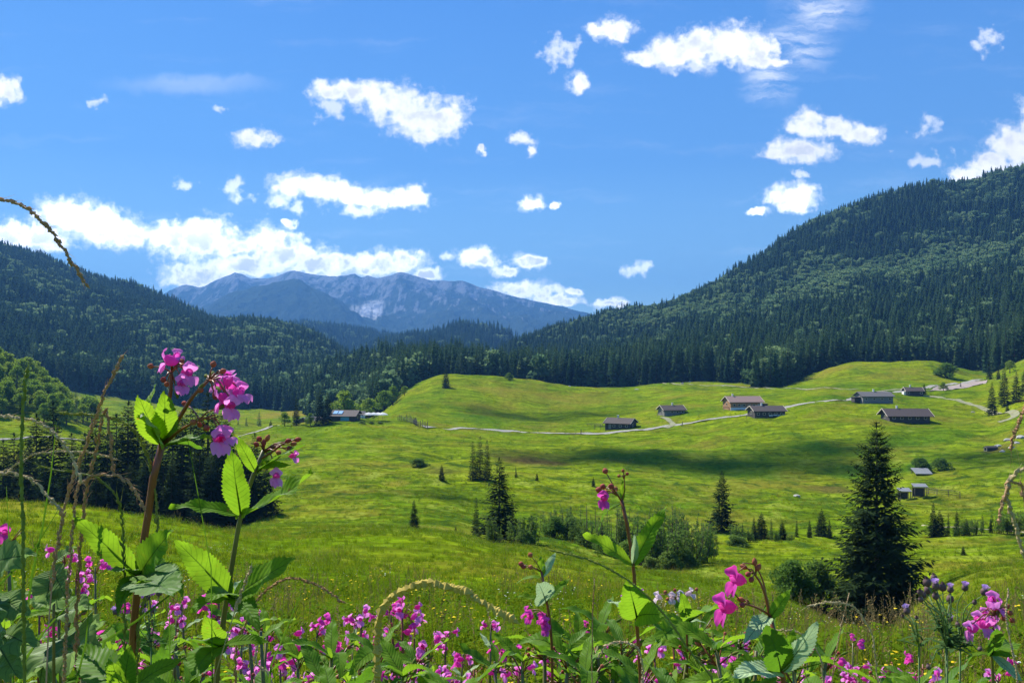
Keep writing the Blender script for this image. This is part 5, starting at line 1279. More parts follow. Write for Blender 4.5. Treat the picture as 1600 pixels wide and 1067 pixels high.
def sheet(b, fn, na, nb, m=0):
    v = []; uv = []
    for i in range(nb + 1):
        for j in range(na + 1):
            v.append(fn(-1 + 2 * j / na, i / nb)); uv.append((j / na, i / nb))
    b.add(v, [(i * (na + 1) + j, i * (na + 1) + j + 1, (i + 1) * (na + 1) + j + 1, (i + 1) * (na + 1) + j) for i in range(nb) for j in range(na)], m, uv)
def flower_meshes(g, hi=True):
    """helmet shaped flower: pouch behind (-X), hood above, two lip petals in front (+X). Units: cm*0.01"""
    k = 0.01; n = 12 if hi else 8
    b = MB(); prof = [(0.55, .78), (0.35, .92), (-.1, 1.0), (-.6, .97), (-1.05, .80), (-1.4, .55), (-1.65, .28), (-1.75, .10)]
    v = []
    for x, r in prof:
        for a in range(n):
            t = 2 * math.pi * a / n; v.append(((x + 0.28 * math.sin(t) * (x > 0)) * k, r * math.cos(t) * 0.92 * k, (r * math.sin(t) - 0.22 * max(0, -x) ** 1.2 - .1) * k))
    f = [(i * n + a, i * n + (a + 1) % n, (i + 1) * n + (a + 1) % n, (i + 1) * n + a) for i in range(len(prof) - 1) for a in range(n)]
    b.add(v, f); b.tube([(-1.7 * k, 0, -.52 * k), (-1.95 * k, 0, -.75 * k), (-1.9 * k, 0, -1.1 * k), (-1.65 * k, 0, -1.2 * k)], [.10 * k, .09 * k, .07 * k, .03 * k], 5)
    ph = g.uniform(0, 6)
    def hood(a, t):
        cx = 0.25 + 0.75 * math.sin(t * 2.2) - 0.75 * t * t; cz = 0.55 + 1.75 * t - 0.25 * t * t
        w = 1.05 * (0.45 + 0.9 * math.sin(min(1, t * 0.95 + .08) * math.pi * 0.78)) * (1 - 0.55 * max(0, t - .8) / .2 * (0.4 + .6 * abs(a)))
        return ((cx + 0.55 * (1 - abs(a) ** 2) * .6 * -0.5 + 0.35 * a * a * (1 - t) + .07 * math.sin(5 * a + ph)) * k, a * w * k, (cz - 0.38 * a * a + .05 * math.sin(7 * a + ph)) * k)
    h = MB(); sheet(h, hood, 8 if hi else 5, 7 if hi else 4)
    lips = []
    for sg in (-1, 1):
        l = MB(); p2 = g.uniform(0, 6)
        def lip(a, t, sg=sg, p2=p2):
            cx = 0.30 + 1.45 * t - 0.15 * t * t; cz = -0.45 - 0.30 * t - 1.15 * t * t; cy = sg * (0.22 + 0.50 * t)
            w = 0.22 + 1.05 * math.sin(min(1, t ** 0.8 * 1.02) * math.pi * 0.80) ** 1.1 * (1 - .25 * max(0, t - .75) * 4)
            return ((cx + a * w * 0.30 + .10 * math.sin(6 * t + 3 * a + p2)) * k, (cy + a * w * 0.72) * k, (cz + abs(a) * -0.16 + 0.20 * math.sin(4.5 * a + p2) * t + .25 * a * sg * w) * k)
        sheet(l, lip, 6 if hi else 4, 6 if hi else 4); lips.append(l)
    return b, h, lips
FLW = {}
for i in range(3):
    for nm, (mp_, md_) in {'pink': ('petal', 'petal_deep'), 'deep': ('petal_deep', 'petal_deep'), 'white': ('petal_white', 'petal_white')}.items():
        b, h, lips = flower_meshes(gl)
        FLW[nm, i] = (b.mesh('flower', M[md_], True), h.mesh('hood_petal', M[mp_], True), [l.mesh('lip_petal', M[mp_], True) for l in lips])
        b, h, lips = flower_meshes(gl, False)
        a = MB()
        for q, m_ in ((b, 0), (h, 1), (lips[0], 1), (lips[1], 1)): a.add(q.v, q.f, m_, q.uv)
        FLW[nm, i, 'lo'] = a.mesh('flower', [M[md_], M[mp_]], True)
def bud_geo(L_=0.013, r=0.0042, m=0):
    b = MB(); v = []; n = 7; st = 6
    for i in range(st + 1):
        t = i / st; rr = r * math.sin(math.pi * min(1, t * .93 + .05)) ** 0.8
        for a in range(n): v.append((rr * math.cos(6.283 * a / n), rr * math.sin(6.283 * a / n), L_ * t))
    b.add(v, [(i * n + a, i * n + (a + 1) % n, (i + 1) * n + (a + 1) % n, (i + 1) * n + a) for i in range(st) for a in range(n)]); return b
BUD = [bud_geo().mesh('bud', M['bud'], True), bud_geo(0.019, 0.0032).mesh('pod', M['pod'], True), bud_geo(0.010, 0.0048).mesh('bud', M['bud'], True)]

def frame_y(y, zhint, x0=None):
    y = Vector(y).normalized(); z = Vector(zhint); z = z - y * z.dot(y)
    if z.length < 1e-4: z = Vector((0.3, 0.2, 1)) - y * y.dot(Vector((0.3, 0.2, 1)))
    z.normalize(); x = y.cross(z)
    return Matrix((x, y, z)).transposed()
def add_leaf(root, b, e, wscale=1.0, n=(0, -0.5, 1), kind='leaf', var=None, g=gl):
    b = Vector(b); e = Vector(e); Lh = (e - b).length
    me = LEAF[kind][int(g.integers(0, 5)) if var is None else var]
    o = bpy.data.objects.new('leaf', me); link(o, root)
    o.location = b; o.rotation_euler = frame_y(e - b, n).to_euler(); o.scale = (Lh * wscale, Lh, Lh)
    return o
def add_flower(root, p, fwd, size=1.0, kind='pink', up=(0, 0, 1), g=gl, hi=True):
    i = int(g.integers(0, 3)); x = Vector(fwd).normalized(); z = Vector(up); z = (z - x * z.dot(x)).normalized(); y = z.cross(x)
    Rm = Matrix((x, y, z)).transposed().to_euler()
    if hi:
        a, h, l = FLW[kind, i]
        o = bpy.data.objects.new('flower', a); link(o, root); o.location = p; o.rotation_euler = Rm; o.scale = (size,) * 3
        link(bpy.data.objects.new('hood_petal', h), o)
        for q in l: link(bpy.data.objects.new('lip_petal', q), o)
    else:
        o = bpy.data.objects.new('flower', FLW[kind, i, 'lo']); link(o, root); o.location = p; o.rotation_euler = Rm; o.scale = (size,) * 3
    return o
def add_bud(root, p, d, size=1.0, k=0):
    o = bpy.data.objects.new('pod' if k == 1 else 'bud', BUD[k]); link(o, root); o.location = p; o.scale = (size * .78,) * 3
    o.rotation_euler = Vector(d).to_track_quat('Z', 'Y').to_euler(); return o

class Plant:
    """a balsam plant described on the sight lines of the photo, each point with its own distance"""
    def __init__(s, label, name='balsam_plant', cat='flowering plant', foot=(0, 0), group=None):
        px, D = foot; p = ground(px, D); s.o = p; s.r = empty(name, p); tag(s.r, label, cat, group)
    def P(s, q): return P3(*q) - s.o
    def stem(s, pts, rad, m='stem_red', name='stem', n=8):
        b = MB(); pts = [Vector(p) if isinstance(p, Vector) else s.P(p) for p in pts]
        A = np.array([tuple(p) for p in pts]); k = max(6, 5 * len(A)); q = spline(A, k)
        rr = np.interp(np.linspace(0, 1, k), np.linspace(0, 1, len(rad)), rad)
        b.tube([tuple(x) for x in q], list(rr), n); return b.build(name, M[m], s.r, True)
    def leaf(s, a, b, w=1.0, n=(0, -0.6, 1), kind='leaf', var=None): return add_leaf(s.r, s.P(a), s.P(b), w, n, kind, var)
    def flower(s, q, fwd, size=1.0, kind='pink', frm=None, up=(0, 0, 1)):
        size *= .66; p = s.P(q); add_flower(s.r, p, fwd, size, kind, up)
        if frm is not None:
            a = s.P(frm); c = p - Vector(fwd).normalized() * 0.004 * size + Vector((0, 0, .009 * size)); mid = (a + c) / 2 + Vector((0, 0, .008))
            b = MB(); b.tube([a, mid, c], [.0011, .0009, .0008], 5); b.build('flower_stalk', M['stem_red'], s.r, True)
    def bud(s, q, frm, size=1.0, k=0, d=None):
        p = s.P(q); a = s.P(frm); dd = Vector(d) if d else (p - a) + Vector((0, 0, -.003))
        add_bud(s.r, p, dd, size, k); b = MB(); b.tube([a, (a + p) / 2 + Vector((0, 0, .003)), p], [.0011, .0009, .0007], 5); b.build('flower_stalk', M['stem_red'], s.r, True)

def heroes():
    g = np.random.default_rng(4)
    # --- 1: tall red stemmed plant on the left
    D = 1.0
    p = Plant('tallest balsam at left with a thick red stem and clusters of pink flowers', foot=(196, 1.0))
    p.stem([ground(196, 1.0) - p.o, (206, 1035, D), (218, 890, D), (232, 800, D), (249, 700, D), (254, 690, D)], [.0062, .0060, .0052, .0046, .0042, .0042])
    p.stem([(254, 692, D), (262, 640, D), (267, 605, D), (268, 578, D)], [.0036, .0030, .0024, .0018])
    p.stem([(256, 692, D), (285, 645, D - .01), (305, 615, D - .02), (326, 594, D - .02)], [.0030, .0026, .0022, .0016])
    p.stem([(258, 692, D), (285, 670, D - .03), (315, 655, D - .04), (336, 648, D - .04)], [.0022, .0018, .0014, .0010])
    for a, b, w, n, k, v in (((252, 690, D), (206, 596, D + .04), .75, (-1, -.3, .4), 'leaf', 2), ((252, 694, D), (215, 622, D - .06), 1.25, (.2, -1, .25), 'leaf', 0), ((256, 690, D), (259, 622, D - .05), 1.2, (.5, -1, .1), 'leaf', 1),
                       ((258, 696, D), (328, 676, D - .05), 1.0, (0, -.5, 1), 'leaf', 0), ((250, 694, D), (236, 640, D - .07), 1.3, (-.3, -1, .2), 'leaf', 3), ((256, 694, D), (318, 690, D + .05), .8, (0, .2, 1), 'leaf_dark', 1)):
        p.leaf(a, b, w, n, k, v)
    f0 = (268, 582, D)
    for q, fw, s_, kd in (((262, 562, D - .012), (-1, -.5, -.1), 1.0, 'pink'), ((293, 582, D - .015), (.8, -.7, -.2), 1.0, 'pink'), ((284, 598, D - .02), (.5, -1, -.3), .85, 'pink'), ((276, 556, D + .005), (.4, -.4, .2), .7, 'pink')):
        p.flower(q, fw, s_, kd, f0)
    for q in ((240, 573, D), (258, 590, D - .01), (280, 568, D), (274, 605, D), (262, 597, D + .01), (283, 573, D - .01)): p.bud(q, f0, .95, int(g.integers(0, 3)))
    f1 = (327, 594, D - .02)
    for q, fw, s_, kd in (((356, 590, D - .03), (.25, -.6, 1), .95, 'pink'), ((347, 622, D - .04), (-1, -.5, -.3), 1.05, 'pink'), ((374, 612, D - .02), (1, -.5, .15), 1.0, 'pink'), ((360, 632, D - .05), (.5, -.8, -.6), 1.0, 'pink'), ((361, 604, D - .01), (.6, -.8, .3), 1.0, 'pink'), ((341, 600, D - .01), (-.3, -1, .2), .8, 'pink')):
        p.flower(q, fw, s_, kd, f1)
    for q in ((332, 574, D - .02), (344, 582, D - .03), (320, 598, D - .02), (338, 604, D - .04), (334, 612, D - .02), (323, 588, D), (330, 586, D - .01), (316, 605, D - .02)): p.bud(q, f1, 1.0, int(g.integers(0, 3)))
    f2 = (334, 648, D - .04)
    for q, fw, s_ in (((343, 684, D - .05), (.5, -.9, -.4), 1.15), ((352, 680, D - .04), (.8, -.5, .2), .9)): p.flower(q, fw, s_, 'pink', (322, 655, D - .04))
    for q in ((336, 640, D - .04), (312, 660, D - .03), (320, 664, D - .04), (306, 656, D - .04), (290, 632, D)): p.bud(q, (312, 655, D - .04), 1.0, int(g.integers(0, 3)))
    nd = (217, 900, D)
    for a, b, w, n, k, v in ((nd, (118, 806, D - .05), .9, (.4, -.8, .6), 'leaf', 0), (nd, (258, 832, D - .08), 1.15, (.1, -1, .35), 'leaf', 0), (nd, (276, 896, D - .10), 1.1, (0, -.3, 1), 'leaf', 1), (nd, (176, 876, D - .06), .95, (0, .5, 1), 'leaf_dark', 1),
                       (nd, (270, 860, D + .05), 1.2, (.3, -1, .4), 'leaf', 2), (nd, (180, 926, D - .08), .8, (0, -.4, 1), 'leaf_dark', 2), (nd, (264, 915, D - .16), 1.0, (0, -.6, .7), 'leaf_dark', 0)):
        p.leaf(a, b, w, n, k, v)
    nd = (206, 1035, D)
    for b, w, n, k in (((168, 1030, D - .15), 1.1, (0, -1, .4), 'leaf'), ((190, 1018, D - .12), 1.35, (-.2, -1, .3), 'leaf'), ((270, 1010, D - .1), 1.0, (0, -.3, 1), 'leaf'), ((120, 1000, D), 1.0, (0, -.4, 1), 'leaf_dark')): p.leaf((198, 1090, D - .1), b, w, n, k)

    # --- 2: green brown stemmed plant right of it
    D = 1.08
    p = Plant('balsam with a greenish brown stem and long bright leaves, right of the tallest one', foot=(330, 1.08))
    p.stem([ground(330, 1.08) - p.o, (338, 1067, D), (352, 950, D), (368, 850, D), (376, 805, D), (388, 762, D), (402, 728, D), (412, 704, D)], [.0092, .0088, .0072, .0058, .0048, .0040, .0032, .0026], 'stem_green')
    nd = (376, 806, D)
    for a, b, w, n, k, v in ((nd, (266, 776, D - .04), .85, (0, -.55, 1), 'leaf', 1), (nd, (360, 703, D - .06), 1.05, (.15, -1, .25), 'leaf', 0), (nd, (499, 750, D - .02), .75, (0, -.1, 1), 'leaf', 3), (nd, (390, 795, D - .03), 1.0, (0, -1, .3), 'leaf', 0),
                       ((400, 738, D), (368, 680, D - .03), .85, (.3, -1, .3), 'leaf', 1), ((402, 736, D), (474, 688, D - .05), .75, (-.1, -.5, 1), 'leaf_dark', 0), ((400, 738, D), (428, 690, D + .03), .6, (0, -1, .4), 'leaf', 2), ((402, 730, D), (440, 720, D - .04), .5, (0, -1, .5), 'leaf', 2)):
        p.leaf(a, b, w, n, k, v)
    for q, fw, s_ in (((432, 742, D - .02), (.2, -1, -.5), .85), ((459, 712, D - .02), (1, -.4, -.3), .55)): p.flower(q, fw, s_, 'pink', (414, 706, D))
    p.stem([(408, 716, D), (425, 706, D - .01), (445, 692, D - .02), (462, 686, D - .02)], [.0018, .0015, .0012, .0008])
    for q in ((407, 690, D), (412, 698, D), (404, 696, D - .01), (446, 690, D - .02), (454, 694, D - .02), (448, 700, D - .02), (460, 688, D - .01), (432, 706, D - .02), (416, 690, D)): p.bud(q, (412, 704, D), 1.0, 2 if q[0] % 2 else 0)
    nd = (364, 925, D)
    for b, w, n, k, v in (((276, 843, D - .05), 1.1, (.3, -.9, .6), 'leaf', 0), ((456, 868, D - .06), 1.05, (-.3, -.9, .6), 'leaf', 0), ((338, 905, D - .08), 1.0, (.2, -.8, .7), 'leaf', 2), ((376, 900, D + .03), 1.0, (0, -1, .2), 'leaf_pale', 1), ((398, 950, D - .08), .85, (0, -.5, 1), 'leaf_dark', 2), ((300, 935, D - .08), 1.0, (0, -.4, 1), 'leaf', 1)): p.leaf((364, 935, D), b, w, n, k, v)
    nd = (346, 1010, D)
    for b, w, n, k, v in (((300, 990, D - .1), 1.15, (0, -1, .5), 'leaf_dark', 0), ((298, 1030, D - .12), 1.1, (0, -1, .6), 'leaf_dark', 1), ((322, 965, D - .06), 1.2, (.2, -1, .3), 'leaf', 0), ((420, 985, D), .8, (0, -.3, 1), 'leaf', 2)): p.leaf(nd, b, w, n, k, v)

    # --- 3: centre right plant
    D = 1.25
    p = Plant('slender dark stemmed balsam right of centre with a nearly bare top and one pink flower', foot=(1004, 1.25))
    p.stem([ground(1004, 1.25) - p.o, (1001, 1067, D), (994, 960, D), (990, 885, D), (983, 840, D), (975, 792, D), (971, 780, D)], [.0058, .0056, .0048, .0042, .0034, .0028, .0026])
    nd = (990, 884, D)
    for b, w, n, k, v in (((916, 829, D - .05), .8, (.3, -.7, 1), 'leaf', 0), ((1034, 790, D - .03), .8, (-.6, -1, .3), 'leaf', 1), ((993, 836, D - .02), .8, (.2, -1, .1), 'leaf_pale', 0)): p.leaf(nd, b, w, n, k, v)
    nd = (971, 786, D)
    for b, w, n, k, v in (((919, 810, D), .55, (0, -.2, 1), 'leaf_dark', 4), ((1008, 787, D), .6, (0, -.1, 1), 'leaf_dark', 2), ((974, 750, D), .8, (.3, -1, .2), 'leaf', 0)): p.leaf(nd, b, w, n, k, v)
    p.stem([(971, 782, D), (962, 768, D - .01), (956, 758, D - .01)], [.0016, .0012, .0009]); p.stem([(972, 782, D), (976, 760, D), (975, 742, D)], [.0010, .0008, .0007])
    p.flower((944, 777, D - .02), (-.3, -1, -.5), .95, 'deep', (958, 764, D - .01))
    for q in ((940, 766, D - .01), (957, 762, D - .02), (950, 770, D - .02), (962, 766, D), (946, 762, D), (948, 740, D)): p.bud(q, (964, 774, D - .01), 1.2, 2)
    for q in ((970, 744, D), (978, 742, D), (974, 738, D)): p.bud(q, (975, 748, D), .7, 2)
    nd = (995, 965, D)
    for b, w, n, k, v in (((984, 915, D - .08), 1.5, (0, -1, .3), 'leaf', 0), ((1020, 950, D - .08), 1.2, (-.3, -.8, .6), 'leaf', 2), ((950, 930, D + .02), .9, (0, -.4, 1), 'leaf_pale', 1), ((1035, 935, D + .06), .8, (0, -.7, .8), 'leaf', 1), ((1055, 985, D), .8, (0, -.3, 1), 'leaf_dark', 2)): p.leaf(nd, b, w, n, k, v)
    for q, fw in (((975, 935, D + .25), (-1, -.6, 0)), ((1000, 925, D + .25), (.6, -.8, 0)), ((988, 948, D + .22), (-.4, -1, 0)), ((1003, 950, D + .22), (.9, -.4, 0)), ((1014, 955, D + .24), (1, -.4, -.3))): p.flower(q, fw, .62, 'pink', (994, 960, D))

    # --- 4: right plant with two big magenta flowers
    D = 1.0
    p = Plant('balsam on the right with two large magenta flowers stacked on its left side', foot=(1232, 1.0))
    p.stem([ground(1232, 1.0) - p.o, (1226, 1067, D), (1212, 1000, D), (1203, 962, D)], [.0040, .0038, .0032, .0028])
    p.stem([(1203, 962, D), (1196, 930, D), (1187, 908, D), (1178, 896, D)], [.0022, .0019, .0015, .0010]); p.stem([(1203, 962, D), (1194, 915, D + .01), (1184, 890, D + .01), (1172, 880, D), (1160, 880, D)], [.0014, .0012, .0010, .0008, .0006])
    p.stem([(1202, 960, D), (1180, 948, D - .01), (1160, 942, D - .01)], [.0016, .0013, .0009])
    p.flower((1150, 904, D - .01), (-1, -.55, -.15), 1.2, 'deep', (1176, 896, D)); p.flower((1133, 947, D - .02), (-1, -.5, -.25), 1.3, 'deep', (1160, 942, D - .01))
    for q in ((1172, 896, D - .01), (1176, 902, D - .01), (1182, 892, D), (1168, 888, D), (1180, 884, D), (1162, 944, D - .02), (1164, 938, D)): p.bud(q, (1181, 898, D) if q[1] < 920 else (1172, 944, D), 1.0, 2 if q[0] % 2 else 0)
    nd = (1204, 964, D)
    for b, w, n, k, v in (((1234, 922, D - .03), 1.0, (-.3, -1, .4), 'leaf', 0), ((1166, 985, D - .05), .9, (0, -.3, 1), 'leaf_pale', 2)): p.leaf(nd, b, w, n, k, v)
    nd = (1220, 1050, D)
    for b, w, n, k, v in (((1280, 976, D - .05), 1.0, (.1, -1, .35), 'leaf_pale', 0), ((1210, 990, D - .07), 1.15, (0, -1, .3), 'leaf_dark', 1), ((1145, 1024, D - .05), .9, (.1, -.5, 1), 'leaf', 1), ((1240, 985, D - .02), .9, (-.4, -1, .2), 'leaf', 1), ((1150, 1045, D - .1), .8, (0, -.7, 1), 'leaf_pale', 0)): p.leaf(nd, b, w, n, k, v)

    # --- 5: small upright plant in the centre
    D = 1.7
    p = Plant('small balsam in the centre foreground, its top already faded', foot=(868, 1.7))
    p.stem([ground(868, 1.7) - p.o, (862, 1000, D), (858, 960, D), (850, 915, D), (846, 893, D)], [.0048, .0042, .0036, .0030, .0026])
    for a, b, w, n, k, v in (((847, 902, D), (845, 868, D), 1.3, (0, -1, .2), 'leaf', 0), ((847, 902, D), (868, 862, D), .9, (-.3, -1, .2), 'leaf_pale', 1), ((847, 902, D), (802, 900, D), .8, (0, -.3, 1), 'leaf', 2), ((853, 940, D), (804, 924, D), .7, (0, -.4, 1), 'leaf', 1),
                       ((853, 940, D), (888, 900, D), .8, (-.2, -.8, .8), 'leaf', 1), ((853, 940, D), (845, 914, D - .1), 1.4, (0, -1, .4), 'leaf_pale', 0)): p.leaf(a, b, w, n, k, v)
    for q in ((818, 882, D), (831, 870, D), (833, 887, D), (822, 886, D)): p.bud(q, (846, 893, D), 1.4, 2)
    for q, fw in (((828, 962, D), (-.6, -1, 0)), ((824, 956, D + .02), (-1, -.2, .2)), ((850, 972, D - .05), (.5, -1, 0)), ((854, 980, D - .05), (-.5, -1, -.2)), ((846, 966, D), (-.2, -1, .5))): p.flower(q, fw, 1.0, 'deep', (858, 965, D))

    # --- pale pink one
    D = 1.9
    p = Plant('balsam with whitish pink flowers right of the slender one', foot=(1074, 1.9))
    p.stem([ground(1074, 1.9) - p.o, (1074, 1000, D), (1070, 950, D), (1066, 932, D)], [.0048, .0042, .0030, .0022])
    for q, fw in (((1028, 932, D), (-1, -.5, 0)), ((1050, 932, D), (-.3, -1, -.2)), ((1078, 926, D), (.9, -.5, .1)), ((1062, 930, D), (.2, -1, 0))): p.flower(q, fw, .95, 'white', (1064, 940, D))
    for q in ((1042, 926, D), (1056, 924, D), (1086, 922, D), (1046, 936, D)): p.bud(q, (1064, 940, D), 1.1, 2)
    for b, w, n, k, v in (((1122, 938, D - .2), .8, (-.2, -.7, .8), 'leaf', 0), ((1068, 930, D - .05), 1.0, (0, -1, .2), 'leaf', 1), ((1035, 985, D - .2), .8, (.2, -.6, .8), 'leaf', 1), ((1105, 965, D), .8, (0, -.3, 1), 'leaf_pale', 2)): p.leaf((1073, 972, D), b, w, n, k, v)

    # --- right edge plant
    D = 1.15
    p = Plant('balsam at the right edge with a loose cluster of lilac pink flowers', foot=(1556, 1.15))
    p.stem([ground(1556, 1.15) - p.o, (1552, 1067, D), (1548, 1010, D), (1553, 965, D), (1562, 948, D)], [.0045, .0042, .0034, .0026, .0018], 'stem_green')
    for q, fw, s_ in (((1550, 936, D), (-.4, -1, .3), .9), ((1558, 946, D), (.9, -.6, 0), .9), ((1528, 966, D), (-.8, -1, 0), .85), ((1518, 982, D - .02), (-1, -.4, -.4), .9), ((1540, 976, D - .02), (.4, -1, -.4), .95), ((1552, 972, D), (.9, -.7, -.3), .85), ((1538, 960, D + .02), (.2, -.8, .5), .8)): p.flower(q, fw, s_, 'pink', (1556, 962, D))
    for q in ((1570, 948, D), (1574, 956, D), (1566, 962, D), (1578, 966, D)): p.bud(q, (1560, 955, D), 1.0, 2)
    for b, w, n, k, v in (((1560, 985, D - .05), 1.3, (0, -1, .3), 'leaf_dark', 0), ((1598, 1062, D - .05), .9, (.1, -1, .4), 'leaf_pale', 0), ((1580, 1020, D - .04), .9, (-.2, -.8, .6), 'leaf_dark', 1), ((1500, 1020, D), .7, (0, -.3, 1), 'leaf', 2), ((1590, 985, D + .1), .8, (0, -.5, 1), 'leaf', 1)): p.leaf((1550, 1022, D), b, w, n, k, v)
heroes()
# ------------------------------------------------------------------ many smaller balsams
def filler_proto(g, nfl, kind, leaves, tall, tilt=0.0):
    """a plant one unit tall at the origin (scaled to its height when it is set out)"""
    r = bpy.data.objects.new('balsam_plant', None); r.empty_display_size = .1; COL.objects.link(r)
    top = Vector((g.normal(0, .06), g.normal(0, .05), 1.0)); b = MB()
    pts = [Vector((0, 0, -.06)), Vector((top.x * .2, top.y * .1, .35)), Vector((top.x * .55, top.y * .5, .7)), top * .97]
    b.tube(pts, [.011, .010, .0075, .004], 6); b.build('stem', M['stem_red'] if g.random() < .65 else M['stem_green'], r, True)
    def st(t): return Vector((top.x * t ** 1.4, top.y * t ** 1.4, t))
    a0 = g.uniform(0, 6.28)
    for i in range(leaves):
        t = tall[0] + (tall[1] - tall[0]) * (i // 3) / max(1, (leaves - 1) // 3); a = a0 + 2.09 * (i % 3) + .7 * (i // 3) + g.normal(0, .2)
        l = g.uniform(.115, .20) * (1.15 - .45 * t); up = g.uniform(.05, .85) * (.5 + .6 * t)
        d = Vector((math.cos(a), math.sin(a), up)).normalized() * l; b0 = st(t)
        kd = g.choice(['leaf', 'leaf', 'leaf', 'leaf', 'leaf_pale', 'leaf_dark'])
        add_leaf(r, b0, b0 + d, g.uniform(.62, .95), (g.normal(0, .3), g.normal(0, .3), 1), str(kd), None, g)
    tp = st(.96)
    for i in range(nfl):
        a = g.uniform(0, 6.28); q = tp + Vector((math.cos(a) * g.uniform(.02, .10), math.sin(a) * g.uniform(.02, .10), g.uniform(-.13, .06)))
        add_flower(r, q, (math.cos(a), math.sin(a), g.uniform(-.5, .3)), g.uniform(1.05, 1.5), kind, (g.normal(0, .2), g.normal(0, .2), 1), g, hi=False)
        b = MB(); b.tube([tp - Vector((0, 0, .03)), (tp + q) / 2 + Vector((0, 0, .015)), q + Vector((0, 0, .01))], [.0022, .0018, .0014], 4); b.build('flower_stalk', M['stem_red'], r, True)
    for i in range(4 if nfl else 6):
        a = g.uniform(0, 6.28); q = tp + Vector((math.cos(a) * .035, math.sin(a) * .035, g.uniform(-.03, .05))); add_bud(r, q, (math.cos(a), math.sin(a), .5), g.uniform(1.0, 1.5), int(g.integers(0, 3)))
        b = MB(); b.tube([tp - Vector((0, 0, .02)), q], [.0018, .0014], 4); b.build('flower_stalk', M['stem_red'], r, True)
    return r
def copy_tree(o, parent=None):
    c = o.copy(); COL.objects.link(c); c.parent = parent
    for ch in o.children: copy_tree(ch, c)
    return c
def fillers():
    g = np.random.default_rng(19)
    specs = [(4, 'pink', 9, (.35, .80)), (6, 'pink', 9, (.25, .82)), (3, 'deep', 9, (.4, .80)), (5, 'deep', 9, (.3, .78)), (7, 'pink', 6, (.35, .72)), (3, 'pink', 9, (.3, .85)), (0, 'pink', 15, (.3, .95)), (0, 'pink', 12, (.4, .97))]
    protos = [filler_proto(g, n, k, l, t) for n, k, l, t in specs]
    used = [False] * len(protos)
    def put(px, py, D, i):
        p = P3(px, py, D); z0 = float(H(p.x, p.y)); h = p.z - z0
        if not 0.22 < h < 1.25: return None
        o = protos[i] if not used[i] else copy_tree(protos[i]); used[i] = True
        o.location = (p.x, p.y, z0); s = h * 1.0; w = .55 + .35 * h
        o.scale = (max(s, w) * .9, max(s, w) * .9, s); o.rotation_euler = (0, 0, g.uniform(0, 6.28))
        return o
    FL = [(85, 862), (118, 886), (150, 878), (340, 888), (335, 955), (272, 966), (345, 945), (120, 976), (175, 986), (160, 1003), (368, 985), (268, 962), (105, 1036), (388, 1030), (440, 1018), (520, 975), (535, 990), (545, 968), (622, 940), (632, 934), (602, 956), (612, 962), (482, 975),
          (618, 1042), (645, 1046), (690, 985), (785, 1000), (738, 1036), (690, 1042), (1022, 1040), (1036, 1014), (1160, 996), (1152, 1012), (1296, 1046), (1312, 1050), (1400, 1046), (1588, 1040), (520, 1050), (22, 815), (60, 935), (230, 985), (300, 1040), (420, 1045), (470, 1050), (555, 1010), (575, 1050), (660, 1010), (710, 1010), (760, 1048), (800, 1040), (900, 1045), (960, 1040), (660, 1060), (1090, 1040), (1120, 1015), (1470, 1050), (590, 1000),
          (205, 945), (250, 900), (300, 930), (395, 960), (455, 985), (500, 1010), (70, 1010), (1245, 1050), (1350, 1055), (640, 965), (560, 955), (1265, 1010), (1440, 1030), (1540, 1050), (1195, 1045), (1120, 1050), (1060, 985), (905, 985), (930, 1010), (1320, 1040), (765, 970), (990, 1000), (870, 1020), (1330, 1000)]
    n = 0
    for i, (x, y) in enumerate(FL):
        D = np.interp(y, [815, 880, 950, 1000, 1050], [2.6, 3.0, 3.2, 2.8, 2.3]) * g.uniform(1.0, 1.4)
        o = put(x, y, D, i % 6)
        if o is None: o = put(x, y, D * .8, i % 6)
        if o is None: continue
        side = 'left' if x < 500 else ('middle' if x < 1000 else 'right')
        tag(o, {'left': 'low pink flowering balsam in the thick growth at the bottom left', 'middle': 'low pink flowering balsam along the bottom middle of the meadow', 'right': 'low pink flowering balsam along the bottom right of the meadow'}[side], 'flowering plant', 'low balsams at the bottom ' + side); n += 1
    # leafy ones without flowers
    LV = [(x, y) for x, y in zip(g.uniform(40, 480, 24), g.uniform(940, 1062, 24))] + [(x, y) for x, y in zip(g.uniform(480, 800, 12), g.uniform(1015, 1066, 12))] + [(x, y) for x, y in zip(g.uniform(800, 1260, 32), g.uniform(965, 1066, 32))] + [(x, y) for x, y in zip(g.uniform(1260, 1600, 9), g.uniform(1035, 1066, 9))]
    for i, (x, y) in enumerate(LV):
        o = put(x, y, np.interp(y, [900, 1060], [2.4, 1.6]) * g.uniform(.85, 1.2), 6 + i % 2)
        if o is None: continue
        side = 'left' if x < 500 else ('middle' if x < 1000 else 'right')
        tag(o, {'left': 'leafy balsam without flowers in the thick growth at the bottom left', 'middle': 'leafy balsam without flowers along the bottom middle of the meadow', 'right': 'leafy balsam without flowers along the bottom right of the meadow'}[side], 'plant', 'leafy balsams at the bottom ' + side); n += 1
    print('fillers', n)
fillers()

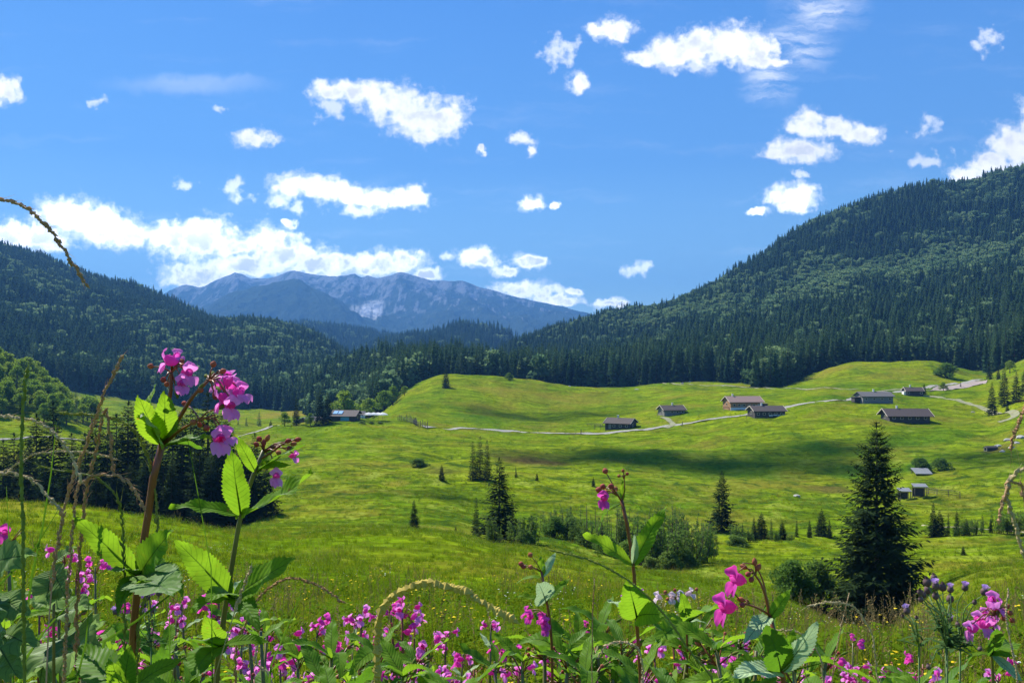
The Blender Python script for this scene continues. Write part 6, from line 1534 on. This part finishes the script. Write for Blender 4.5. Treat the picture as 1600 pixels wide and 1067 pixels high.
# ------------------------------------------------------------------ grass stalks with seed heads
M['straw'] = plain_mat('straw', (0.42, 0.30, 0.13), 0.6, 0.3, 30.0, col2=(0.55, 0.44, 0.24))
M['straw_pink'] = plain_mat('reddish_straw', (0.46, 0.26, 0.19), 0.6, 0.3, 30.0)
M['green_stalk'] = plain_mat('green_grass_stalk', (0.15, 0.20, 0.03), 0.6, 0.25, 30.0)
M['head_brown'] = leaf_mat('brown_seed_head', (0.42, 0.24, 0.12), (0.48, 0.30, 0.16), trans=0.25, gloss=0, noise_scale=90.0, var=0.4)
M['head_pale'] = leaf_mat('pale_seed_head', (0.48, 0.38, 0.20), (0.55, 0.44, 0.25), trans=0.25, gloss=0, noise_scale=90.0, var=0.35)
M['head_green'] = leaf_mat('green_seed_head', (0.20, 0.24, 0.05), (0.26, 0.28, 0.07), trans=0.3, gloss=0, noise_scale=90.0, var=0.3)
M['head_yellow'] = leaf_mat('yellow_seed_head', (0.52, 0.40, 0.08), (0.56, 0.45, 0.12), trans=0.3, gloss=0, noise_scale=90.0, var=0.3)
def grass_stalk(pix, rad, t0, label, stem='straw', head='head_brown', sl=0.011, sw=0.0022, awn=0.012, step=0.0032, foot=None, group=None, spread=.45):
    g = np.random.default_rng(int(pix[0][0] * 7 + pix[0][1]) % 9999)
    pts = [P3(*q) for q in pix]
    if foot: pts = [ground(*foot)] + pts
    o0 = pts[0].copy(); r = empty('grass_stalk', o0); tag(r, label, 'grass stalk', group)
    A = np.array([tuple(p - o0) for p in pts]); k = 14 * len(A); q = spline(A, k)
    b = MB(); b.tube([tuple(x) for x in q], list(np.linspace(rad * 1.3, rad * .55, k)), 6); b.build('stem', M[stem], r, True)
    seg = np.concatenate([[0], np.cumsum(np.linalg.norm(np.diff(q, axis=0), axis=1))])
    s0 = seg[-1] * t0; n = int((seg[-1] - s0) / step); b = MB()
    for i in range(n):
        s = s0 + (seg[-1] - s0) * i / n; c = Vector([np.interp(s, seg, q[:, a]) for a in range(3)]); c2 = Vector([np.interp(min(seg[-1], s + .004), seg, q[:, a]) for a in range(3)])
        d = (c2 - c); d = d.normalized() if d.length > 1e-6 else Vector((0, 0, 1))
        rnd = Vector(g.normal(size=3)); sd = (rnd - d * rnd.dot(d)).normalized()
        ln = sl * g.uniform(.7, 1.25) * (1 - .35 * i / n); w = sw * g.uniform(.7, 1.2)
        e = (d + sd * spread * g.uniform(.3, 1)).normalized(); u = e.cross(sd).normalized(); v2 = e.cross(u)
        m_ = c + e * ln * .45
        b.add([c, m_ + u * w, m_ + v2 * w, m_ - u * w, m_ - v2 * w, c + e * ln], [(0, 1, 2), (0, 2, 3), (0, 3, 4), (0, 4, 1), (5, 2, 1), (5, 3, 2), (5, 4, 3), (5, 1, 4)])
        if awn and g.random() < .6:
            t_ = c + e * ln; z = t_ + (e + sd * .25).normalized() * awn * g.uniform(.5, 1.2); ww = u * .00025
            b.add([t_ - ww, t_ + ww, z], [(0, 1, 2)])
    b.build('seed_head', M[head], r)
    return r
grass_stalk([(-60, 330, .82), (0, 311, .82), (40, 324, .81), (75, 356, .80), (108, 402, .80), (134, 445, .80)], .0009, .18, 'brown nodding seed head against the sky at the upper left', 'straw_pink', 'head_brown', foot=(-120, .85))
grass_stalk([(75, 1000, .95), (98, 800, .95), (140, 680, .94), (165, 610, .93), (190, 556, .93)], .0011, .80, 'reddish straw leaning right with a brown head beside the tallest balsam', 'straw_pink', 'head_brown', foot=(60, .97))
grass_stalk([(120, 1000, 1.0), (130, 800, 1.0), (150, 700, 1.0), (166, 640, 1.0), (171, 670, .99), (176, 740, .98)], .0010, .72, 'green stalk whose brown head hangs straight down', 'green_stalk', 'head_brown', foot=(120, 1.0))
grass_stalk([(-40, 652, .9), (0, 650, .9), (45, 655, .9), (85, 676, .9), (110, 710, .9), (126, 752, .9)], .0010, .30, 'tan arching seed head entering from the left edge', 'straw', 'head_pale', foot=(-160, .95), sl=.010)
grass_stalk([(215, 1010, 1.0), (246, 820, 1.0), (232, 720, 1.0), (205, 668, 1.0), (150, 648, 1.0), (95, 646, 1.0)], .0010, .72, 'green arching seed head pointing left above the dark spruces', 'green_stalk', 'head_green', foot=(210, 1.0), sl=.010)
grass_stalk([(-30, 760, 1.0), (20, 730, 1.0), (60, 708, 1.0), (120, 705, 1.0), (165, 712, 1.0), (184, 718, 1.0)], .0009, .40, 'thin tan seed head lying level before the spruces', 'straw', 'head_pale', foot=(-60, 1.0), sl=.009, sw=.0016)
grass_stalk([(195, 1000, .98), (190, 800, .98), (175, 765, .98), (140, 742, .98), (100, 736, .98), (60, 729, .98)], .0009, .66, 'pale green feathery seed head pointing left above the near crest', 'green_stalk', 'head_green', foot=(200, 1.0), sl=.012, sw=.0015, awn=.02)
grass_stalk([(120, 760, .96), (150, 742, .96), (180, 742, .96), (205, 758, .96), (226, 796, .96)], .0009, .30, 'brown curved seed head drooping to the right below the green one', 'straw', 'head_brown', sl=.010, foot=(90, .98))
grass_stalk([(-30, 742, .9), (10, 738, .9), (45, 746, .9), (75, 775, .9), (92, 795, .9)], .0009, .30, 'tan seed head bending down at the left edge over the meadow', 'straw', 'head_pale', foot=(-120, .95))
grass_stalk([(38, 1060, .62), (36, 850, .60), (33, 720, .60), (36, 630, .60), (42, 580, .60)], .0014, .35, 'thick upright green spike close to the camera at the left', 'green_stalk', 'head_green', foot=(40, .64), sl=.012, sw=.0015, awn=.004, spread=.18)
grass_stalk([(590, 1000, .75), (598, 950, .73), (635, 920, .72), (670, 911, .71), (715, 919, .70), (760, 945, .69), (803, 968, .68)], .0013, .40, 'thick yellow seed head arching across the lower middle', 'straw', 'head_yellow', foot=(585, .8), sl=.017, sw=.0042, awn=0, spread=.16, step=.0030)
grass_stalk([(1115, 1067, .85), (1080, 1020, .85), (1040, 962, .85), (1005, 925, .85), (960, 893, .85), (910, 871, .85), (862, 860, .85)], .0011, .50, 'long green grass stalk slanting up to the left across the willow thicket', 'green_stalk', 'head_green', foot=(1130, .9), sl=.012, sw=.0014, awn=.003, spread=.14)
grass_stalk([(368, 1030, 1.1), (385, 970, 1.1), (420, 918, 1.1), (455, 903, 1.1), (495, 914, 1.1), (536, 941, 1.1)], .0011, .55, 'brown braided seed head pointing right beside the green brown balsam', 'straw', 'head_brown', foot=(365, 1.1), sl=.010, sw=.0022, awn=.004)
grass_stalk([(335, 1067, 1.0), (350, 1010, 1.0), (372, 940, 1.0), (393, 885, 1.0)], .0012, .95, 'pale straw stalk leaning against the green brown balsam', 'straw', 'head_pale', foot=(330, 1.0))
grass_stalk([(1300, 1067, 1.2), (1312, 990, 1.2), (1327, 926, 1.2)], .0010, .80, 'thin brown straw standing alone before the largest spruce', 'straw', 'head_brown', foot=(1300, 1.2), sl=.008, sw=.0012, awn=0, spread=.15)
grass_stalk([(1365, 1000, 1.2), (1350, 967, 1.2), (1328, 944, 1.2), (1300, 940, 1.2), (1262, 946, 1.2)], .0009, .45, 'pale drooping seed head before the foot of the largest spruce', 'straw', 'head_pale', foot=(1390, 1.25), sl=.009, sw=.0015)
grass_stalk([(1285, 1040, 1.1), (1265, 1000, 1.1), (1235, 984, 1.1), (1200, 985, 1.1), (1175, 997, 1.1)], .0009, .45, 'tan seed head curving left behind the magenta balsam', 'straw', 'head_pale', foot=(1300, 1.1), sl=.009, sw=.0016)
grass_stalk([(925, 1030, 1.4), (926, 960, 1.4), (929, 904, 1.4)], .0011, .45, 'short upright dry spike left of the slender balsam', 'straw', 'head_brown', foot=(924, 1.4), sl=.010, sw=.0013, awn=.004, spread=.2)
grass_stalk([(1005, 1060, 1.1), (1000, 1020, 1.1), (980, 1002, 1.1), (955, 1003, 1.1), (935, 1025, 1.1)], .0009, .25, 'small pinkish drooping seed head at the foot of the slender balsam', 'straw_pink', 'head_pale', foot=(1010, 1.1), sl=.009)
grass_stalk([(1640, 600, .8), (1604, 632, .8), (1588, 668, .8), (1578, 702, .8)], .0010, .25, 'rusty seed head hanging in from the right edge', 'straw_pink', 'head_brown', foot=(1720, .85), awn=.03)
grass_stalk([(1612, 900, .82), (1596, 855, .82), (1584, 812, .82), (1572, 770, .82), (1582, 742, .82), (1610, 728, .82)], .0014, .35, 'pale curled dry seed head at the right edge', 'straw', 'head_pale', foot=(1640, .85), sl=.014, sw=.0026, awn=.006, spread=.3)
grass_stalk([(1605, 790, .82), (1585, 745, .82), (1570, 770, .82), (1560, 812, .82)], .0011, .40, 'brown drooping seed head under the pale curled one', 'straw_pink', 'head_brown', foot=(1660, .85), sl=.011, sw=.0022, awn=.01)
grass_stalk([(1590, 1067, 1.0), (1580, 1010, 1.0), (1572, 960, 1.0), (1576, 920, 1.0)], .0010, .50, 'dry upright stalk between the right edge balsam and the frame', 'straw_pink', 'head_pale', foot=(1595, 1.0), sl=.009, sw=.0015, awn=.004, spread=.25)
grass_stalk([(425, 1060, 1.3), (398, 1030, 1.3), (405, 1000, 1.3)], .0009, .5, 'short straw at the foot of the green brown balsam', 'straw', 'head_pale', foot=(440, 1.3))

# broad green blades
def blade(pix, w, label, m='grass', foot=None):
    pts = [P3(*q) for q in pix]
    if foot: pts = [ground(*foot)] + pts
    o0 = pts[0].copy(); A = np.array([tuple(p - o0) for p in pts]); q = spline(A, 24); b = MB(); v = []
    for i, c in enumerate(q):
        t = i / 23; d = Vector(q[min(23, i + 1)] - q[max(0, i - 1)]).normalized(); s = d.cross(Vector((0.25, -1, 0.25))).normalized(); ww = w * (1 - t) ** .55 * min(1, .5 + 2 * t) + .0002
        c = Vector(c); fo = Vector((0, -1, .3)) * ww * .35
        v += [c - s * ww + fo, c, c + s * ww + fo]
    b.add(v, [f for i in range(23) for f in ((3 * i, 3 * i + 1, 3 * i + 4, 3 * i + 3), (3 * i + 1, 3 * i + 2, 3 * i + 5, 3 * i + 4))])
    r = empty('grass_plant', o0); tag(r, label, 'grass'); b.build('blade', M[m], r, True); return r
M['blade'] = leaf_mat('broad_grass_blade', (0.050, 0.125, 0.014), (0.080, 0.165, 0.02), trans=0.5, gloss=0.01, rough=0.5, tcol=(1.6, 1.5, .8))
for pix, w, lab, ft in (([(418, 1067, 1.05), (445, 990, 1.05), (472, 922, 1.05)], .0040, 'broad green grass blade standing right of the green brown balsam', (415, 1.05)),
                    ([(160, 1010, 1.0), (216, 968, .98), (262, 932, .96), (306, 898, .95)], .0045, 'broad grass blade leaning right across the tallest balsam', (140, 1.0)),
                    ([(40, 960, .95), (62, 850, .95), (80, 740, .95), (88, 660, .95)], .0030, 'narrow dark blade rising at the left before the spruces', (35, .95)),
                    ([(-10, 930, .9), (45, 870, .9), (95, 790, .9)], .0035, 'blade slanting right at the left edge', (-30, .95)),
                    ([(118, 1060, .9), (135, 1000, .9), (140, 930, .9)], .004, 'short blade in the bottom left growth', (115, .9)),
                    ([(20, 900, .9), (14, 840, .9), (10, 760, .9)], .0025, 'thin upright blade at the far left edge', (22, .9)),
                    ([(330, 880, .98), (310, 780, .98), (297, 700, .97), (288, 660, .97)], .0012, 'very thin green stem rising between the two tall balsams', (345, 1.0)),
                    ([(266, 1060, 1.0), (265, 980, 1.0), (262, 900, 1.0)], .0022, 'thin blade between the two tall balsams', (266, 1.0)),
                    ([(1268, 1060, 1.1), (1240, 1020, 1.1), (1200, 1000, 1.1)], .0025, 'blade arching left at the foot of the magenta balsam', (1275, 1.1)),
                    ([(555, 1067, 1.6), (552, 1010, 1.6), (556, 978, 1.6)], .004, 'lone short blade in the bottom middle', (555, 1.6)),
                    ([(30, 1060, .85), (70, 985, .83), (120, 930, .82)], .0045, 'wide pale blade in the bottom left corner', (20, .88))):
    blade(pix, w, lab, 'blade', ft)

# nettle like leaves at the left edge
M['nettle'] = leaf_mat('grey_green_leaf', (0.16, 0.27, 0.075), (0.20, 0.31, 0.09), trans=0.55, gloss=0.012, rough=0.5, veins=True, noise_scale=30.0, var=0.2, vein_col=(0.035, 0.075, 0.03))
LEAF['nettle'] = [leaf_geo(gl, W=.62, fold=.2, curl=c, teeth=12, wave=.10).mesh('nettle_leaf', M['nettle'], True) for c in (.15, .3, .45, .1, .25)]
def nettle(label, foot, spec, stem):
    p = Plant(label, 'raspberry_plant', 'plant', foot); p.stem([ground(*foot) - p.o] + stem, [.003, .0026, .0016], 'stem_green')
    for a, b, w, n in spec: p.leaf(a, b, w, n, 'nettle')
nettle('grey green broad leaved plant cut by the left edge', (-10, .85), [((-12, 880, .85), (34, 862, .82), 1.0, (0, -1, .6)), ((0, 930, .85), (38, 958, .82), .9, (0, -.8, 1)), ((0, 930, .85), (-20, 985, .8), .8, (0, -.9, .8)), ((5, 990, .85), (40, 1000, .8), .8, (0, -.8, .8)), ((0, 1010, .85), (24, 1055, .8), .8, (0, -.9, .7)), ((4, 985, .85), (-15, 940, .8), .8, (0, -1, .5))], [(0, 980, .85), (-10, 870, .85)])
nettle('grey green broad leaved plant in the bottom left growth', (95, 1.1), [((90, 960, 1.1), (130, 945, 1.05), 1.0, (0, -.7, 1)), ((90, 960, 1.1), (52, 935, 1.05), 1.1, (0, -.8, .8)), ((92, 1000, 1.1), (130, 1020, 1.0), 1.1, (0, -.8, .8)), ((92, 1000, 1.1), (50, 1030, 1.0), 1.1, (0, -.8, .8)), ((90, 955, 1.1), (85, 915, 1.08), 1.0, (0, -1, .4))], [(94, 1000, 1.1), (90, 940, 1.1)])
nettle('dark broad leaved plant below the reddish straw', (85, 1.0), [((82, 890, 1.0), (70, 945, .97), 1.4, (.3, -1, .2)), ((82, 885, 1.0), (100, 935, .97), 1.2, (-.3, -1, .2)), ((84, 880, 1.0), (115, 850, 1.0), .9, (0, -.6, 1))], [(84, 930, 1.0), (84, 878, 1.0)])

# ------------------------------------------------------------------ thistles
M['thistle_green'] = plain_mat('thistle_stem', (0.12, 0.19, 0.05), 0.7, 0.25, 20.0)
M['thistle_leaf'] = leaf_mat('thistle_leaf', (0.055, 0.11, 0.035), (0.075, 0.135, 0.045), trans=0.35, gloss=0)
M['thistle_head'] = plain_mat('dark_thistle_bud', (0.13, 0.075, 0.075), 0.8, 0.4, 60.0)
M['thistle_lilac'] = leaf_mat('lilac_thistle_florets', (0.52, 0.32, 0.68), (0.60, 0.42, 0.74), trans=0.35, gloss=0)
def th_head(g, open_):
    b = MB(); prof = [(0, .002), (.002, .0052), (.006, .0068), (.011, .0060), (.0135, .0044)]; n = 9; v = []
    for z, r_ in prof:
        for a in range(n): v.append((r_ * math.cos(6.283 * a / n), r_ * math.sin(6.283 * a / n), z))
    b.add(v, [(i * n + a, i * n + (a + 1) % n, (i + 1) * n + (a + 1) % n, (i + 1) * n + a) for i in range(4) for a in range(n)])
    for k in range(34):
        a = g.uniform(0, 6.28); t = g.uniform(.1, .85); rr = .0066 * math.sin(math.pi * min(1, t * .8 + .15)); c = Vector((rr * math.cos(a), rr * math.sin(a), .0135 * t)); e = c + Vector((math.cos(a) * .0022, math.sin(a) * .0022, .002)); s = Vector((-math.sin(a), math.cos(a), 0)) * .0007
        b.add([c - s, c + s, e], [(0, 1, 2)])
    f = MB()
    for k in range(90 if open_ else 26):
        a = g.uniform(0, 6.28); q = math.sqrt(g.random()); c = Vector((.0040 * q * math.cos(a), .0040 * q * math.sin(a), .012)); sp_ = (.0085 if open_ else .003); e = Vector((sp_ * q * math.cos(a), sp_ * q * math.sin(a), .012 + (.0095 if open_ else .006) * (1.1 - .35 * q) * g.uniform(.85, 1.1))); s = Vector((-math.sin(a), math.cos(a), 0)) * .0007
        f.add([c - s * .5, c + s * .5, e + s, e - s], [(0, 1, 2, 3)])
    return b, f
def thistle(label, foot, heads, D, base_px):
    g = np.random.default_rng(int(foot[0])); p = Plant(label, 'thistle', 'flowering plant', foot)
    node = (base_px, 1010, D)
    p.stem([ground(*foot) - p.o, (base_px, 1060, D), node], [.0019, .0016, .0013], 'thistle_green')
    lm = MB()
    nlf = 0
    for (x, y, op, sz) in heads:
        d2 = D + g.normal(0, .03); a = p.P(node); e = p.P((x, y + 8 * sz, d2)); mid = a + (e - a) * .5 + Vector((g.normal(0, .004), g.normal(0, .01), .015))
        b = MB(); q = spline(np.array([tuple(a), tuple(mid), tuple(e)]), 10); b.tube([tuple(z) for z in q], list(np.linspace(.0011, .0007, 10)), 6); b.build('branch', M['thistle_green'], p.r, True)
        hb, hf = th_head(g, op); o = hb.build('flower_head', M['thistle_head'], p.r, True); o.location = e; o.scale = (sz * .62,) * 3; o.rotation_euler = ((e - mid).normalized() * .5 + Vector((0, 0, 1))).to_track_quat('Z', 'Y').to_euler()
        f = hf.build('florets', M['thistle_lilac'] if op else M['thistle_head'], o)
        for k in range(7):
            t = .05 + .12 * k + g.uniform(0, .05); c = Vector(q[min(9, int(t * 9))]); az = g.uniform(0, 6.28); L_ = .026 * (1.15 - t) + .006; d = Vector((math.cos(az), math.sin(az), g.uniform(.1, .7))).normalized(); s = d.cross(Vector((0, 0, 1))).normalized()
            v = [c]; w = L_ * .12
            for j in range(1, 7): u = j / 6; v += [c + d * L_ * u - Vector((0, 0, L_ * .25 * u * u)) + s * w * (1.6 if j % 2 else .6) * (1 - u * .8), c + d * L_ * u - Vector((0, 0, L_ * .25 * u * u)) - s * w * (1.6 if j % 2 else .6) * (1 - u * .8)]
            l = MB(); l.add(v, [(0, 1, 2)] + [(2 * j - 1, 2 * j + 1, 2 * j + 2, 2 * j) for j in range(1, 6)]); l.build('leaf', M['thistle_leaf'], p.r)
thistle('tall thistle with lilac heads and many dark buds before the right field', (1482, 1.15), [(1463, 912, 1, 1.15), (1485, 918, 1, 1.0), (1450, 906, 0, 1.3), (1460, 900, 0, 1.1), (1473, 914, 0, 1.2), (1444, 926, 0, 1.0), (1438, 922, 0, .9), (1484, 932, 0, 1.2), (1462, 928, 0, 1.0), (1450, 918, 0, 1.2), (1440, 934, 0, .8)], 1.15, 1480)
thistle('slim thistle with two lilac heads right of the tall one', (1502, 1.25), [(1507, 914, 1, 1.1), (1536, 920, 1, 1.2), (1522, 938, 0, .8), (1484, 963, 1, .9), (1497, 973, 0, .8)], 1.25, 1500)
thistle('single headed thistle left of the tall one', (1438, 1.3), [(1418, 950, 1, 1.2), (1432, 962, 0, .6), (1411, 960, 0, .6)], 1.3, 1436)
thistle('low dark thistle in the bottom right growth', (1455, 1.5), [(1452, 1038, 0, 1.0), (1512, 1000, 0, 1.1), (1530, 1010, 0, .9)], 1.4, 1478)
thistle('thistle with dark buds between the two tall balsams', (232, 1.6), [(230, 926, 0, 1.5), (248, 920, 0, 1.4), (225, 940, 0, 1.2), (240, 948, 1, 1.2), (182, 950, 1, 1.2)], 1.6, 236)
S.render.engine = 'CYCLES'
cy = S.cycles
cy.use_denoising = True
try: cy.denoiser = 'OPENIMAGEDENOISE'
except Exception: pass
cy.max_bounces = 6; cy.diffuse_bounces = 3; cy.glossy_bounces = 2; cy.transmission_bounces = 4; cy.volume_bounces = 0; cy.transparent_max_bounces = 24
cy.sample_clamp_indirect = 6.0
cy.use_adaptive_sampling = True; cy.adaptive_threshold = 0.02
cy.caustics_reflective = False; cy.caustics_refractive = False
